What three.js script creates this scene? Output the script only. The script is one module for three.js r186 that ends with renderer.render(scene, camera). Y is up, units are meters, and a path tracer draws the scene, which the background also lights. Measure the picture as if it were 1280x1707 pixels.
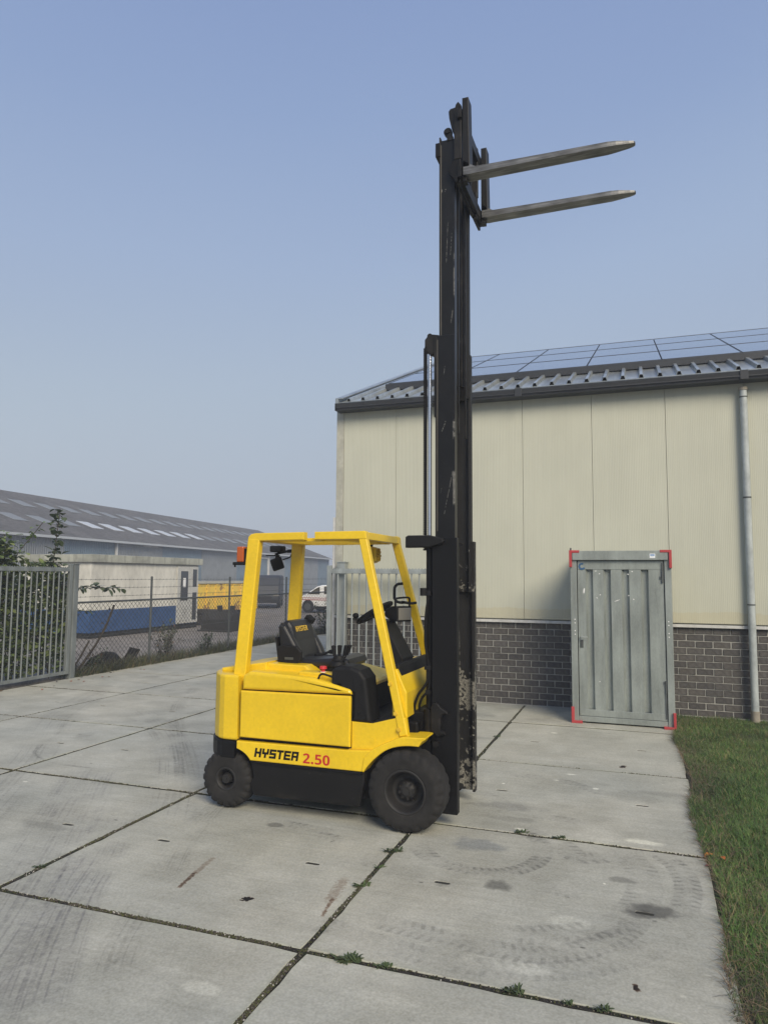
import * as THREE from 'three';
import { mergeGeometries } from 'three/addons/utils/BufferGeometryUtils.js';
import { RoundedBoxGeometry } from 'three/addons/geometries/RoundedBoxGeometry.js';
import { FontLoader } from 'three/addons/loaders/FontLoader.js';
import { TextGeometry } from 'three/addons/geometries/TextGeometry.js';

// ---------------------------------------------------------------- camera, sky, sun, exposure
// World: x runs right along the warehouse wall, y is up, z points from the wall towards the viewer (metres).
const scene = new THREE.Scene();
const camera = new THREE.PerspectiveCamera(71.27, 767 / 1024, 0.1, 3000);
camera.position.set(3.6136, 1.8466, 1.3725);
{
  const yaw = -0.34314, pitch = 0.08991, roll = 0.007167;
  const f = new THREE.Vector3(Math.sin(yaw) * Math.cos(pitch), Math.sin(pitch), -Math.cos(yaw) * Math.cos(pitch));
  const r0 = new THREE.Vector3(Math.cos(yaw), 0, Math.sin(yaw));
  const u0 = new THREE.Vector3().crossVectors(r0, f);
  camera.up.copy(u0).multiplyScalar(Math.cos(roll)).addScaledVector(r0, -Math.sin(roll));
  camera.lookAt(camera.position.clone().add(f));
}
const SKY_GAIN = 1.0;
function makeSky() {
  const w = 256, h = 512, d = new Float32Array(w * h * 4);
  // hazy morning air: pale grey-blue low down, deeper blue higher up
  const stops = [[-90, .30, .33, .37], [-2, .48, .525, .575], [0, .495, .545, .60], [6, .465, .53, .61], [14, .415, .50, .62], [24, .355, .455, .64], [34, .28, .38, .60], [44, .235, .325, .56], [65, .20, .285, .52], [90, .19, .27, .50]];
  for (let j = 0; j < h; j++) {
    const el = ((j + .5) / h - .5) * 180;
    let k = 0; while (k < stops.length - 2 && el > stops[k + 1][0]) k++;
    const a = stops[k], b = stops[k + 1]; let t = (el - a[0]) / (b[0] - a[0]); t = Math.min(1, Math.max(0, t));
    for (let i = 0; i < w; i++) {
      const o = (j * w + i) * 4;
      const th = i / w * 2 * Math.PI, ce = Math.cos(el * Math.PI / 180), X = Math.cos(th) * ce, Y = Math.sin(th) * ce, Z = Math.sin(el * Math.PI / 180) * 2.2;   // thin uneven veil of haze
      const veil = 1 + .018 * (Math.sin(X * 5.1 + Y * 2.3 + Z * 7) + Math.sin(X * 2.2 - Y * 6.3 + Z * 4 + 1.7) * .8 + Math.sin(X * 11 + Y * 9 + Z * 13 + .5) * .4);
      for (let c = 0; c < 3; c++) d[o + c] = (a[c + 1] + (b[c + 1] - a[c + 1]) * t) * SKY_GAIN * (c < 2 ? veil : .5 + .5 * veil);
      d[o + 3] = 1;
    }
  }
  const t = new THREE.DataTexture(d, w, h, THREE.RGBAFormat, THREE.FloatType);
  t.mapping = THREE.EquirectangularReflectionMapping; t.magFilter = THREE.LinearFilter; t.minFilter = THREE.LinearFilter; t.needsUpdate = true;
  return t;
}
scene.background = makeSky();
scene.environment = scene.background;
const SUN_AZ = 40 * Math.PI / 180, SUN_EL = 35 * Math.PI / 180;   // right of the wall normal, behind the viewer
const sun = new THREE.DirectionalLight(new THREE.Color().setRGB(1, .885, .70), 3.9);
sun.position.set(1 + 60 * Math.sin(SUN_AZ) * Math.cos(SUN_EL), 60 * Math.sin(SUN_EL), -5 + 60 * Math.cos(SUN_AZ) * Math.cos(SUN_EL));
sun.target.position.set(1, 0, -5); scene.add(sun, sun.target);
sun.castShadow = true; sun.shadow.radius = 58; sun.shadow.mapSize.set(2048, 2048);
Object.assign(sun.shadow.camera, { left: -45, right: 45, top: 45, bottom: -45, near: 1, far: 200 });
scene.fog = new THREE.FogExp2(new THREE.Color().setRGB(.84, .90, 1.0), 0.0041);
const renderer = new THREE.WebGLRenderer({ antialias: true });
renderer.setSize(767, 1024);
renderer.toneMapping = THREE.LinearToneMapping;
renderer.toneMappingExposure = 1.0;
renderer.shadowMap.enabled = true;

// ---------------------------------------------------------------- helpers
let seed = 12345;
const rnd = () => { seed = (seed * 1664525 + 1013904223) >>> 0; return seed / 4294967296; };
const rr = (a, b) => a + (b - a) * rnd();
const lerp = (a, b, t) => a + (b - a) * t;
const clamp = (x, a = 0, b = 1) => Math.min(b, Math.max(a, x));
const sstep = (a, b, x) => { const t = clamp((x - a) / (b - a)); return t * t * (3 - 2 * t); };
const col = (r, g, b) => new THREE.Color().setRGB(r, g, b);
// tileable value noise
const HASH = new Float32Array(65536); for (let i = 0; i < 65536; i++) HASH[i] = rnd();
function vn(x, y, per = 256, s = 0, perY = per) {
  const xi = Math.floor(x), yi = Math.floor(y), fx = x - xi, fy = y - yi, u = fx * fx * (3 - 2 * fx), v = fy * fy * (3 - 2 * fy);
  const m = (n, p) => ((n % p) + p) % p, x0 = m(xi, per), x1 = m(xi + 1, per), y0 = m(yi, perY), y1 = m(yi + 1, perY);
  const H = (a, b) => HASH[(a * 374 + b * 6683 + s * 7919) & 65535];
  return (H(x0, y0) * (1 - u) + H(x1, y0) * u) * (1 - v) + (H(x0, y1) * (1 - u) + H(x1, y1) * u) * v;
}
function fbm(x, y, oct, per = 256, s = 0, perY = per) { let a = 0, w = .5, t = 0; for (let i = 0; i < oct; i++) { a += w * vn(x, y, per, s + i, perY); t += w; x *= 2; y *= 2; per *= 2; perY *= 2; w *= .5; } return a / t; }
function dataTex(w, h, fn, srgb = true) {
  const d = new Uint8Array(w * h * 4);
  for (let j = 0; j < h; j++) for (let i = 0; i < w; i++) {
    const c = fn(i / w, j / h, i, j), o = (j * w + i) * 4;
    if (typeof c === 'number') d[o] = d[o + 1] = d[o + 2] = clamp(c) * 255; else { d[o] = clamp(c[0]) * 255; d[o + 1] = clamp(c[1]) * 255; d[o + 2] = clamp(c[2]) * 255; }
    d[o + 3] = 255;
  }
  return finishTex(new THREE.DataTexture(d, w, h), srgb);
}
function finishTex(t, srgb = true) {
  t.wrapS = t.wrapT = THREE.RepeatWrapping; t.magFilter = THREE.LinearFilter; t.minFilter = THREE.LinearMipmapLinearFilter; t.generateMipmaps = true;
  if (srgb) t.colorSpace = THREE.SRGBColorSpace; t.needsUpdate = true; return t;
}
const rep = (t, sx, sy = sx) => { const c = t.clone(); c.repeat.set(sx, sy); c.needsUpdate = true; return c; };
const M = (o) => new THREE.MeshStandardMaterial(o);
const MP = (o) => new THREE.MeshPhysicalMaterial(o);

// geometry, all in (x, y, v): v = depth away from the viewer, z = -v
function fin(g) { g = g.index ? g.toNonIndexed() : g; return uvM(g); }
function uvM(g) {           // uv in metres from the dominant axis of each face
  const p = g.attributes.position, n = p.count, uv = new Float32Array(n * 2);
  const a = new THREE.Vector3(), b = new THREE.Vector3(), c = new THREE.Vector3();
  for (let i = 0; i < n; i += 3) {
    a.fromBufferAttribute(p, i); b.fromBufferAttribute(p, i + 1).sub(a); c.fromBufferAttribute(p, i + 2).sub(a); b.cross(c);
    const ax = Math.abs(b.x), ay = Math.abs(b.y), az = Math.abs(b.z);
    for (let k = i; k < i + 3; k++) {
      const X = p.getX(k), Y = p.getY(k), Z = p.getZ(k);
      const u = ax > ay && ax > az ? Z : X, v = ay >= ax && ay >= az ? Z : Y;
      uv[k * 2] = u; uv[k * 2 + 1] = v;
    }
  }
  g.setAttribute('uv', new THREE.BufferAttribute(uv, 2));
  for (const k of Object.keys(g.attributes)) if (!['position', 'normal', 'uv'].includes(k)) g.deleteAttribute(k);
  return g;
}
function box(x0, x1, y0, y1, v0, v1, bev = 0, seg = 1) {
  const w = x1 - x0, h = y1 - y0, d = v1 - v0;
  const g = bev > 0 ? new RoundedBoxGeometry(w, h, d, seg, Math.min(bev, w / 2.01, h / 2.01, d / 2.01)) : new THREE.BoxGeometry(w, h, d);
  g.translate((x0 + x1) / 2, (y0 + y1) / 2, -(v0 + v1) / 2); return fin(g);
}
function shapeOf(pts) { const s = new THREE.Shape(); pts.forEach(([x, y], i) => i ? s.lineTo(x, y) : s.moveTo(x, y)); s.closePath(); return s; }
function prism(pts, v0, v1, bev = 0, seg = 2) {    // outline in (x, y), thick along v
  const g = new THREE.ExtrudeGeometry(pts instanceof THREE.Shape ? pts : shapeOf(pts), { depth: v1 - v0 - 2 * bev, bevelEnabled: bev > 0, bevelThickness: bev, bevelSize: bev, bevelOffset: -bev, bevelSegments: seg, curveSegments: 10 });
  g.translate(0, 0, -v1 + bev); return fin(g);
}
function prismY(pts, y0, y1, bev = 0, seg = 1) {   // outline in (x, v), thick along y
  const g = new THREE.ExtrudeGeometry(pts instanceof THREE.Shape ? pts : shapeOf(pts), { depth: y1 - y0 - 2 * bev, bevelEnabled: bev > 0, bevelThickness: bev, bevelSize: bev, bevelOffset: -bev, bevelSegments: seg, curveSegments: 8 });
  g.rotateX(-Math.PI / 2); g.translate(0, y0 + bev, 0); return fin(g);
}
function prismX(pts, x0, x1, bev = 0, seg = 1) {   // outline in (v, y), thick along x
  const g = new THREE.ExtrudeGeometry(shapeOf(pts), { depth: x1 - x0 - 2 * bev, bevelEnabled: bev > 0, bevelThickness: bev, bevelSize: bev, bevelOffset: -bev, bevelSegments: seg });
  g.rotateY(Math.PI / 2); g.translate(x0 + bev, 0, 0); return fin(g);
}
const P3 = a => new THREE.Vector3(a[0], a[1], -a[2]);
function bar(a, b, w, h, bev = 0, up = new THREE.Vector3(0, 0, 1)) {   // beam from a to b; h along `up` side, w across
  const A = P3(a), B = P3(b), L = A.distanceTo(B), dir = B.clone().sub(A).normalize();
  const g = bev ? new RoundedBoxGeometry(w, L, h, 1, bev) : new THREE.BoxGeometry(w, L, h);
  const z = up.clone().addScaledVector(dir, -up.dot(dir)).normalize(), x = new THREE.Vector3().crossVectors(dir, z);
  g.applyMatrix4(new THREE.Matrix4().makeBasis(x, dir, z)); g.translate((A.x + B.x) / 2, (A.y + B.y) / 2, (A.z + B.z) / 2); return fin(g);
}
function cyl(a, b, r, seg = 16, r2 = r) {
  const A = P3(a), B = P3(b), L = A.distanceTo(B), g = new THREE.CylinderGeometry(r2, r, L, seg);
  g.applyQuaternion(new THREE.Quaternion().setFromUnitVectors(new THREE.Vector3(0, 1, 0), B.clone().sub(A).normalize()));
  g.translate((A.x + B.x) / 2, (A.y + B.y) / 2, (A.z + B.z) / 2); return fin(g);
}
function tube(pts, r, seg = 24, rad = 8) { return fin(new THREE.TubeGeometry(new THREE.CatmullRomCurve3(pts.map(P3), false, 'catmullrom', .3), seg, r, rad)); }
function ball(c, r, sx = 1, sy = 1, sz = 1, n = 14) { const g = new THREE.SphereGeometry(r, n, Math.round(n * .7)); g.scale(sx, sy, sz); g.translate(c[0], c[1], -c[2]); return fin(g); }
function quadG(a, b, c, d) { const g = new THREE.BufferGeometry(); const v = [a, b, c, a, c, d].map(P3); g.setFromPoints(v); g.computeVertexNormals(); return uvM(g); }
const mg = list => mergeGeometries(list.flat());

const taken = {};
function numbered(n) { taken[n] = (taken[n] || 0) + 1; return taken[n] === 1 ? n : n + '_' + String(taken[n] - 1).padStart(3, '0'); }
const origin = new WeakMap();
function thing(name, label, category, [x, y, v], group) {
  const o = new THREE.Group(); o.name = numbered(name); o.position.set(x, y, -v); scene.add(o);
  o.userData = { label, category }; if (group) o.userData.group = group; origin.set(o, [x, y, -v]); return o;
}
function part(name, geo, m, parent, label) {      // geometry given in world coordinates
  const g = Array.isArray(geo) ? mg(geo) : geo; const o = origin.get(parent) || [0, 0, 0];
  g.translate(-o[0], -o[1], -o[2]);
  const mesh = new THREE.Mesh(g, m); mesh.name = name; mesh.castShadow = mesh.receiveShadow = true; parent.add(mesh); origin.set(mesh, o);
  if (label) mesh.userData.label = label; return mesh;
}
function solo(name, geo, m, label, category, group) {   // a thing that is one mesh, set at its own base
  const g = Array.isArray(geo) ? mg(geo) : geo; g.computeBoundingBox(); const b = g.boundingBox, c = [(b.min.x + b.max.x) / 2, b.min.y, (b.min.z + b.max.z) / 2];
  g.translate(-c[0], -c[1], -c[2]); const o = new THREE.Mesh(g, m); o.position.set(...c); o.name = numbered(name); o.castShadow = o.receiveShadow = true; scene.add(o);
  o.userData = { label, category }; if (group) o.userData.group = group; return o;
}
function struct(name, geo, m) { const o = new THREE.Mesh(Array.isArray(geo) ? mg(geo) : geo, m); o.name = numbered(name); o.castShadow = o.receiveShadow = true; o.userData.kind = 'structure'; scene.add(o); return o; }

// ---------------------------------------------------------------- textures
const tGrain = dataTex(512, 512, (u, v) => .25 + .5 * fbm(u * 32, v * 32, 4, 32, 3), false);
const tBlotch = dataTex(512, 512, (u, v) => { const a = fbm(u * 5, v * 5, 5, 5, 11), b = fbm(u * 40, v * 40, 3, 40, 17); const k = .86 + .2 * (a - .5) + .12 * (b - .5); return [k, k, k]; });
const tPaint = dataTex(512, 512, (u, v) => {                     // yellow coat: faint grime and scuffs
  const a = fbm(u * 4, v * 4, 5, 4, 21), b = fbm(u * 60, v * 60, 2, 60, 5), s = vn(u * 300, v * 14, 300, 9, 14);
  let k = .95 + .09 * (a - .5) + .05 * (b - .5); const sc = s > .965 && a > .5 ? .12 : 0; return [k - sc, k - sc * .9 - .01, k - sc * .4];
});
const tGalv = dataTex(512, 512, (u, v) => {                      // zinc: streaky, spangled, white bloom
  const a = fbm(u * 6, v * 3, 5, 6, 31, 3), b = vn(u * 90, v * 60, 90, 7, 60), c = fbm(u * 40, v * 3, 3, 40, 13, 3);
  const k = .80 + .24 * (a - .5) + .05 * (b - .5) + .07 * (c - .5); return [k * .985, k, k * .985];
});
const tMetalRough = dataTex(256, 256, (u, v) => .45 + .35 * (fbm(u * 8, v * 8, 4, 8, 41) - .5) + .1, false);
const tGrimy = dataTex(512, 512, (u, v) => {                     // black enamel rubbed with dust and bare scratches
  const a = fbm(u * 6, v * 6, 5, 6, 51), s = vn(u * 220, v * 9, 220, 3, 9), q = vn(u * 120, v * 120, 120, 8);
  let k = .075 + .05 * (a - .4); let r = k * 1.04, g = k, b = k * .97;
  if (a > .6) { const t = (a - .6) * .9; r += t * .3; g += t * .27; b += t * .23; }
  if (s > .975 && a > .47) { r = g = b = .42; } else if (q > .985) { r = g = b = .33; }
  return [r, g, b];
});
const tGrease = dataTex(128, 2048, (u, v) => {                   // dried pale grease on the inner faces of the far rails, v spans 5.5 m of height
  const y = v * 5.5, prof = [[0, .75], [.3, .72], [.55, .5], [.72, .35], [.8, .95], [.98, .95], [1.1, .25], [1.65, .15], [1.74, .6], [1.95, .5], [2.1, .2], [2.6, .12], [3, .05], [5.5, .02]];
  let k0 = 0; while (k0 < prof.length - 2 && y > prof[k0 + 1][0]) k0++; const g = lerp(prof[k0][1], prof[k0 + 1][1], clamp((y - prof[k0][0]) / (prof[k0 + 1][0] - prof[k0][0])));
  const a = fbm(u * 4, v * 66, 5, 4, 61, 66), b = fbm(u * 12, v * 260, 3, 12, 71, 260), e = vn(u * 40, v * 900, 40, 2, 900), line = Math.abs(u - .62 - .05 * (vn(1, v * 30, 64, 5, 30) - .5)) < .035 && y < 2.1 && b > .42;
  const k = .075 + .03 * (b - .5); let w = sstep(1 - g * .62 - .03, 1 - g * .62 + .03, a * .5 + b * .6) * (.45 + .5 * e); if (line) w = Math.max(w, .5 * e + .15); if (e > .965 && y < 3) w = Math.max(w, .35);
  return [lerp(k * 1.03, .62, w), lerp(k, .61, w), lerp(k * .97, .57, w)];
});
const tScuff = dataTex(128, 2048, (u, v) => {                    // near rails: black paint with rubbed steel and scratches, v spans 5.5 m of height
  const y = v * 5.5, t = ((u - .56 + 1) % 1) / .58, a = fbm(u * 3, v * 50, 4, 3, 201, 50), b = fbm(u * 16, v * 500, 3, 16, 203, 500), e = vn(u * 64, v * 700, 64, 7, 700);
  let k = .085 + .05 * (a - .5) + .02 * (b - .5), w = 0; if (t > 1.02) return [k, k, k];
  const rub = fbm(2.2, v * 24, 4, 8, 205, 24); if (t > .84 && y > 2.2 && y < 4.6) w = sstep(.54, .62, rub + .12 * (b - .5)) * sstep(.84, .9, t) * (.35 + .5 * e);
  for (const [t0, y0, t1, y1, h] of [[.40, 2.33, .86, 2.66, .012], [.46, 4.36, .56, 4.70, .010], [.7, 4.42, .78, 4.6, .010], [.36, 3.42, .44, 3.5, .014], [.28, 2.98, .48, 3.06, .02], [.2, 2.5, .24, 2.53, .02], [.72, 3.86, .82, 3.96, .016], [.2, 4.95, .22, 4.98, .03], [.4, 4.96, .43, 4.98, .03]]) { if (y < y0 || y > y1) continue; const q = lerp(t0, t1, (y - y0) / (y1 - y0)) + .02 * (a - .5); if (Math.abs(t - q) < h && b > .4) w = Math.max(w, .75); }
  if (e > .985 && b > .5) w = Math.max(w, .4);
  return [lerp(k * 1.02, .62, w), lerp(k, .61, w), lerp(k * .98, .58, w)];
});
const tTyre = dataTex(256, 256, (u, v) => { const a = fbm(u * 8, v * 8, 5, 8, 91); const k = .115 + .10 * (a - .5); return [k * 1.04, k, k * .96]; });
const tRibs = dataTex(512, 64, (u) => { const t = (u * 22) % 1; return t < .12 ? 0 : t < .24 ? (t - .12) / .12 : t > .88 ? (1 - t) / .12 : 1; }, false);
const tPanel = dataTex(512, 1024, (u, v) => {                    // cream sheet cladding with splash-up stain and runs
  const y = v * 3.36; const ed = .10 + .085 * fbm(u * 4, 3.3, 3, 4, 101) + .02 * vn(u * 60, 1, 60, 1), st = y < ed ? .8 : 0;
  const a = fbm(u * 5, v * 6, 4, 5, 103, 6), r = fbm(u * 70, v * 3, 3, 70, 105, 3), k = 1 + .05 * (a - .5) + .03 * (r - .5);
  return [(.738 - .008 * st) * k, (.742 - .028 * st) * k, (.68 - .06 * st) * k];
});
const tBrick = dataTex(512, 512, (u, v) => { const a = fbm(u * 12, v * 12, 5, 12, 111), b = vn(u * 160, v * 160, 160, 5); const k = .78 + .38 * (a - .5) + .22 * (b - .5); return [k, k * .985, k * .97]; });
const tRoof = dataTex(512, 512, (u, v) => { const a = fbm(u * 4, v * 4, 5, 4, 121), b = fbm(u * 30, v * 3, 3, 30, 123, 3); const k = .74 + .34 * (a - .5) + .16 * (b - .5); return [k * .98, k, k * 1.0]; });
const tShedRoof = dataTex(512, 512, (u, v) => { const a = fbm(u * 6, v * 6, 5, 6, 131), c = fbm(u * 60, v * 60, 3, 60, 133); let k = .36 + .12 * (a - .5) + .16 * (c - .5); return [k * 1.02, k, k * .985]; });
const tCorr = dataTex(256, 16, (u) => .5 + .5 * Math.sin(u * Math.PI * 2 * 16), false);
const tGravel = dataTex(1024, 1024, (u, v) => {
  const a = fbm(u * 6, v * 6, 5, 6, 141), c = vn(u * 340, v * 340, 340, 4), e = vn(u * 190, v * 190, 190, 6); const k = .46 + .16 * (a - .5) + .2 * (c - .5) + .16 * (e - .5);
  return [k * 1.05, k, k * .94];
});
const tSoil = dataTex(512, 512, (u, v) => { const a = fbm(u * 10, v * 10, 5, 10, 151), c = vn(u * 170, v * 170, 170, 4); const k = .27 + .2 * (a - .5) + .14 * (c - .5); return [k * 1.0, k * 1.04, k * .66]; });
const tJoint = dataTex(512, 512, (u, v) => { const a = fbm(u * 40, v * 40, 4, 40, 161), c = fbm(u * 9, v * 9, 3, 9, 165), q = vn(u * 250, v * 250, 250, 6); const gmo = sstep(.44, .62, c); let k = .135 + .2 * (a - .5); return q > .965 ? [.55, .54, .5] : [lerp(k * 1.08, k * .92, gmo), lerp(k, k * 1.1, gmo), lerp(k * .88, k * .5, gmo)]; });

// paving: one map for the ten by ten metres of slabs in front of the warehouse (x -6..4, v -1..9)
const tPave = (() => {
  const N = 2048, S = 10, d = new Float32Array(N * N * 3);
  for (let j = 0; j < N; j++) for (let i = 0; i < N; i++) {
    const x = -6 + (i + .5) / N * S, v = -1 + (j + .5) / N * S;
    const sx = Math.floor(x / 2), sv = Math.floor(v / 2), tone = HASH[(sx * 71 + sv * 913 + 5000) & 65535] - .5;
    const big = fbm(x * .9 + 40, v * .9 + 40, 4, 256, 1), mid = fbm(x * 4 + 30, v * 4 + 9, 4, 256, 2), fine = vn(x * 150 + 900, v * 150 + 900, 4096, 3), br = fbm(x * 3, v * 46 + 20, 3, 1024, 4), pit = vn(x * 55 + 99, v * 55 + 99, 1024, 8);
    let k = .64 + .035 * tone + .11 * (big - .5) + .12 * (mid - .5) + .10 * (fine - .5) + .05 * (br - .5);
    if (pit > .93) k -= .05 * (pit - .93) / .07;
    const ex = Math.min(x - sx * 2, sx * 2 + 2 - x), ev = Math.min(v - sv * 2, sv * 2 + 2 - v), e = Math.min(ex, ev);   // lichen and dirt gather beside the joints, ragged
    const dirt = .05 * sstep(.09, .0, e + .12 * (mid - .5)) * sstep(.45, .65, mid + .3 * (fine - .5));
    const o = (j * N + i) * 3, warm = (big - .5) * .03 + .008;
    d[o] = k + warm * .8 - dirt; d[o + 1] = k + .004 - dirt * .8; d[o + 2] = k - warm - .034 - dirt * 1.2;
  }
  const at = (x, v, r, fn) => { const i0 = Math.max(0, Math.floor((x - r + 6) / S * N)), i1 = Math.min(N - 1, Math.ceil((x + r + 6) / S * N)), j0 = Math.max(0, Math.floor((v - r + 1) / S * N)), j1 = Math.min(N - 1, Math.ceil((v + r + 1) / S * N)); for (let j = j0; j <= j1; j++) for (let i = i0; i <= i1; i++) fn((j * N + i) * 3, -6 + (i + .5) / N * S, -1 + (j + .5) / N * S); };
  const mul = (o, r, g, b) => { d[o] *= r; d[o + 1] *= g; d[o + 2] *= b; };
  // tyre prints: rows of lug marks along a path of points
  function print(path, half, gap, str) {
    const c = new THREE.CatmullRomCurve3(path.map(([x, v]) => new THREE.Vector3(x, 0, v))), L = c.getLength(), n = Math.round(L / .006), got = new Map();
    for (let k = 0; k < n; k++) {
      const p = c.getPointAt(k / n), t = c.getTangentAt(k / n), along = k / n * L, end = sstep(0, .12, along) * sstep(L, L - .12, along);
      at(p.x, p.z, half + .01, (o, x, v) => {
        const a = (x - p.x) * t.x + (v - p.z) * t.z; if (Math.abs(a) > .006 || got.has(o)) return; const b = -(x - p.x) * t.z + (v - p.z) * t.x, ab = Math.abs(b) / half; if (ab > 1) return; got.set(o, 1);
        const w = fbm(x * 6 + 70, v * 6 + 70, 4, 512, 31), gN = vn(x * 60 + 50, v * 60 + 50, 1024, 5), wear = sstep(.28, .66, w);
        const lug = ((along + a - .28 * Math.abs(b) + (b > 0 ? gap * .5 : 0)) / gap % 1 + 1) % 1, hit = sstep(.5, .42, lug) * sstep(0, .1, lug) * sstep(.18, .42, ab);   // lug bars come in from both shoulders
        const m = 1 - str * end * wear * (.34 + .66 * hit) * (.55 + .6 * gN) * sstep(1.0, .86, ab) * .85; mul(o, m, m, m * 1.003);
      });
    }
  }
  function streak(path, half, str, tint = [1, 1, 1], freq = 30) {   // smeared rubber: fine lines along the path
    const c = new THREE.CatmullRomCurve3(path.map(([x, v]) => new THREE.Vector3(x, 0, v))), n = 500;
    const seen = new Map();
    for (let k = 0; k < n; k++) {
      const p = c.getPointAt(k / n), t = c.getTangentAt(k / n), q = c.getPointAt(Math.min(1, (k + 1) / n)), len = p.distanceTo(q) * .75 + .004;
      at(p.x, p.z, half + .02, (o, x, v) => {
        const a = (x - p.x) * t.x + (v - p.z) * t.z; if (Math.abs(a) > len) return; if (seen.has(o)) return; const b = -(x - p.x) * t.z + (v - p.z) * t.x; if (Math.abs(b) > half) return;
        seen.set(o, 1); const f = vn(b * freq * 4 + 200, k * .012 + 3, 4096, 6), g = vn(x * 40 + 99, v * 40 + 99, 1024, 4); const m = str * (.22 + .46 * sstep(.5, .9, f)) * (.4 + .9 * g) * sstep(.25, .6, fbm(x * 2.2 + 80, v * 2.2 + 80, 4, 512, 33)) * sstep(half, half * .55, Math.abs(b)) * sstep(0, .08, k / n) * sstep(1, .9, k / n);
        mul(o, 1 - m * tint[0], 1 - m * tint[1], 1 - m * tint[2]);
      });
    }
  }
  function spot(x0, v0, rx, rv, str, tint = [1, 1, 1], s = 1) {
    at(x0, v0, Math.max(rx, rv) * 1.5, (o, x, v) => { const w = fbm(x * 9 + s * 13 + 50, v * 9 + 60, 4, 512, 7); const r = Math.hypot((x - x0) / rx, (v - v0) / rv) + (w - .5) * 1.3; const m = str * sstep(1.15, .5, r); mul(o, 1 - m * tint[0], 1 - m * tint[1], 1 - m * tint[2]); });
  }
  print([[2.62, 4.06], [2.86, 3.97], [2.95, 3.74], [2.93, 3.5], [2.77, 3.29], [2.58, 3.24], [2.3, 3.3]], .07, .052, .34);
  print([[2.75, 4.1], [3.05, 3.9], [3.2, 3.7], [3.5, 3.9]], .1, .06, .2);
  print([[3.66, 4.0], [3.80, 3.75], [3.84, 3.45], [3.80, 3.1]], .085, .06, .27);
  print([[3.45, 3.95], [3.58, 3.6], [3.58, 3.2], [3.46, 2.85], [3.2, 2.62], [2.9, 2.5]], .11, .058, .19);
  print([[3.6, 3.0], [3.4, 2.6], [3.1, 2.36], [2.7, 2.36], [2.2, 2.42]], .09, .055, .19);
  print([[3.7, 2.7], [3.3, 2.3], [2.9, 2.16], [2.3, 2.2], [1.9, 2.3]], .09, .06, .13);
  print([[3.02, 3.14], [3.26, 3.12]], .075, .062, .36);
  print([[2.08, 3.55], [2.32, 3.3]], .08, .055, .34); print([[1.35, 3.5], [1.75, 3.4]], .07, .06, .26); print([[1.0, 3.62], [1.5, 3.55]], .07, .055, .25); print([[1.6, 2.95], [1.95, 3.2]], .08, .06, .22);
  print([[2.4, 5.55], [2.9, 5.5], [3.3, 5.2]], .07, .06, .2); print([[2.3, 4.9], [2.7, 4.5], [3.2, 4.4]], .08, .06, .16);
  streak([[1.25, .95], [.95, 1.35], [.55, 1.95], [.2, 2.6], [-.4, 3.6]], .22, .30, [1, 1.02, .9]);
  streak([[.8, .9], [.5, 1.5], [.0, 2.3], [-.6, 3.2], [-1.4, 4.4]], .3, .24, [1, 1.02, .92], 22);
  streak([[1.6, 1.1], [1.2, 1.6], [.85, 2.4], [.5, 3.2], [.2, 4.4]], .14, .2); streak([[.3, 3.2], [-.4, 4.3], [-1.6, 5.8], [-3, 7]], .28, .2, [1, 1, .95], 18);
  streak([[-1, 2.6], [-2.2, 4.4], [-3.6, 6.2], [-4.6, 8.4]], .3, .17, [1, 1, .95], 18); streak([[-.2, 4.2], [-1.3, 5.6], [-2.6, 7.4], [-3.4, 9]], .12, .2);
  streak([[-3.2, 5.9], [-2.75, 5.3], [-2.55, 4.9], [-2.3, 4.55], [-1.9, 4.35], [-1.2, 4.3]], .03, .34); streak([[1.1, 1.6], [1.5, 1.5], [2.4, 1.1]], .1, .12);
  streak([[-4.8, 6], [-2.5, 6.3], [0, 6.2]], .25, .10); streak([[-5.6, 8.6], [-3.6, 7.6], [-1.6, 7.2]], .2, .13);
  spot(3.66, 3.06, .19, .1, .36, [1, 1, .98], 2); spot(2.77, 3.07, .10, .075, .30, [1, 1, 1], 3); spot(3.56, 2.98, .08, .05, .2); spot(2.44, 2.99, .07, .06, .14); spot(3.48, 3.42, .1, .05, .2);
  spot(1.02, 3.55, .09, .05, .26, [1, 1, 1], 5); spot(2.55, 4.6, .28, .12, .12, [1, 1, .95], 6); spot(2.5, 3.66, .2, .12, .15, [1.1, 1, .8], 7); spot(.1, 4.55, .3, .22, .2, [1, 1, .95], 8);
  spot(3.6, 4.14, .14, .05, -.24, [1, 1, .95], 9); spot(2.96, 5.75, .06, .025, -.28); spot(3.2, 5.35, .03, .03, -.35); spot(2.85, 5.5, .03, .02, -.3); spot(2.75, 4.1, .05, .025, -.3); spot(2.6, 7.55, .05, .03, -.3); spot(-1.6, 3.75, .05, .03, -.3); spot(3.0, 2.22, .2, .07, -.11); spot(1.7, 1.55, .12, .05, -.12); spot(3.2, 2.75, .12, .08, -.12);
  for (let k = 0; k < 90; k++) spot(rr(-5.8, 3.95), rr(-.8, 8.9), rr(.08, .4), rr(.05, .25), rr(-.05, .1), [1, 1, 1], k);
  for (let k = 0; k < 130; k++) spot(rr(-5.8, 3.95), rr(0, 8.9), rr(.006, .02), rr(.005, .014), rr(-.4, .45), [1, 1, 1], k);
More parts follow.
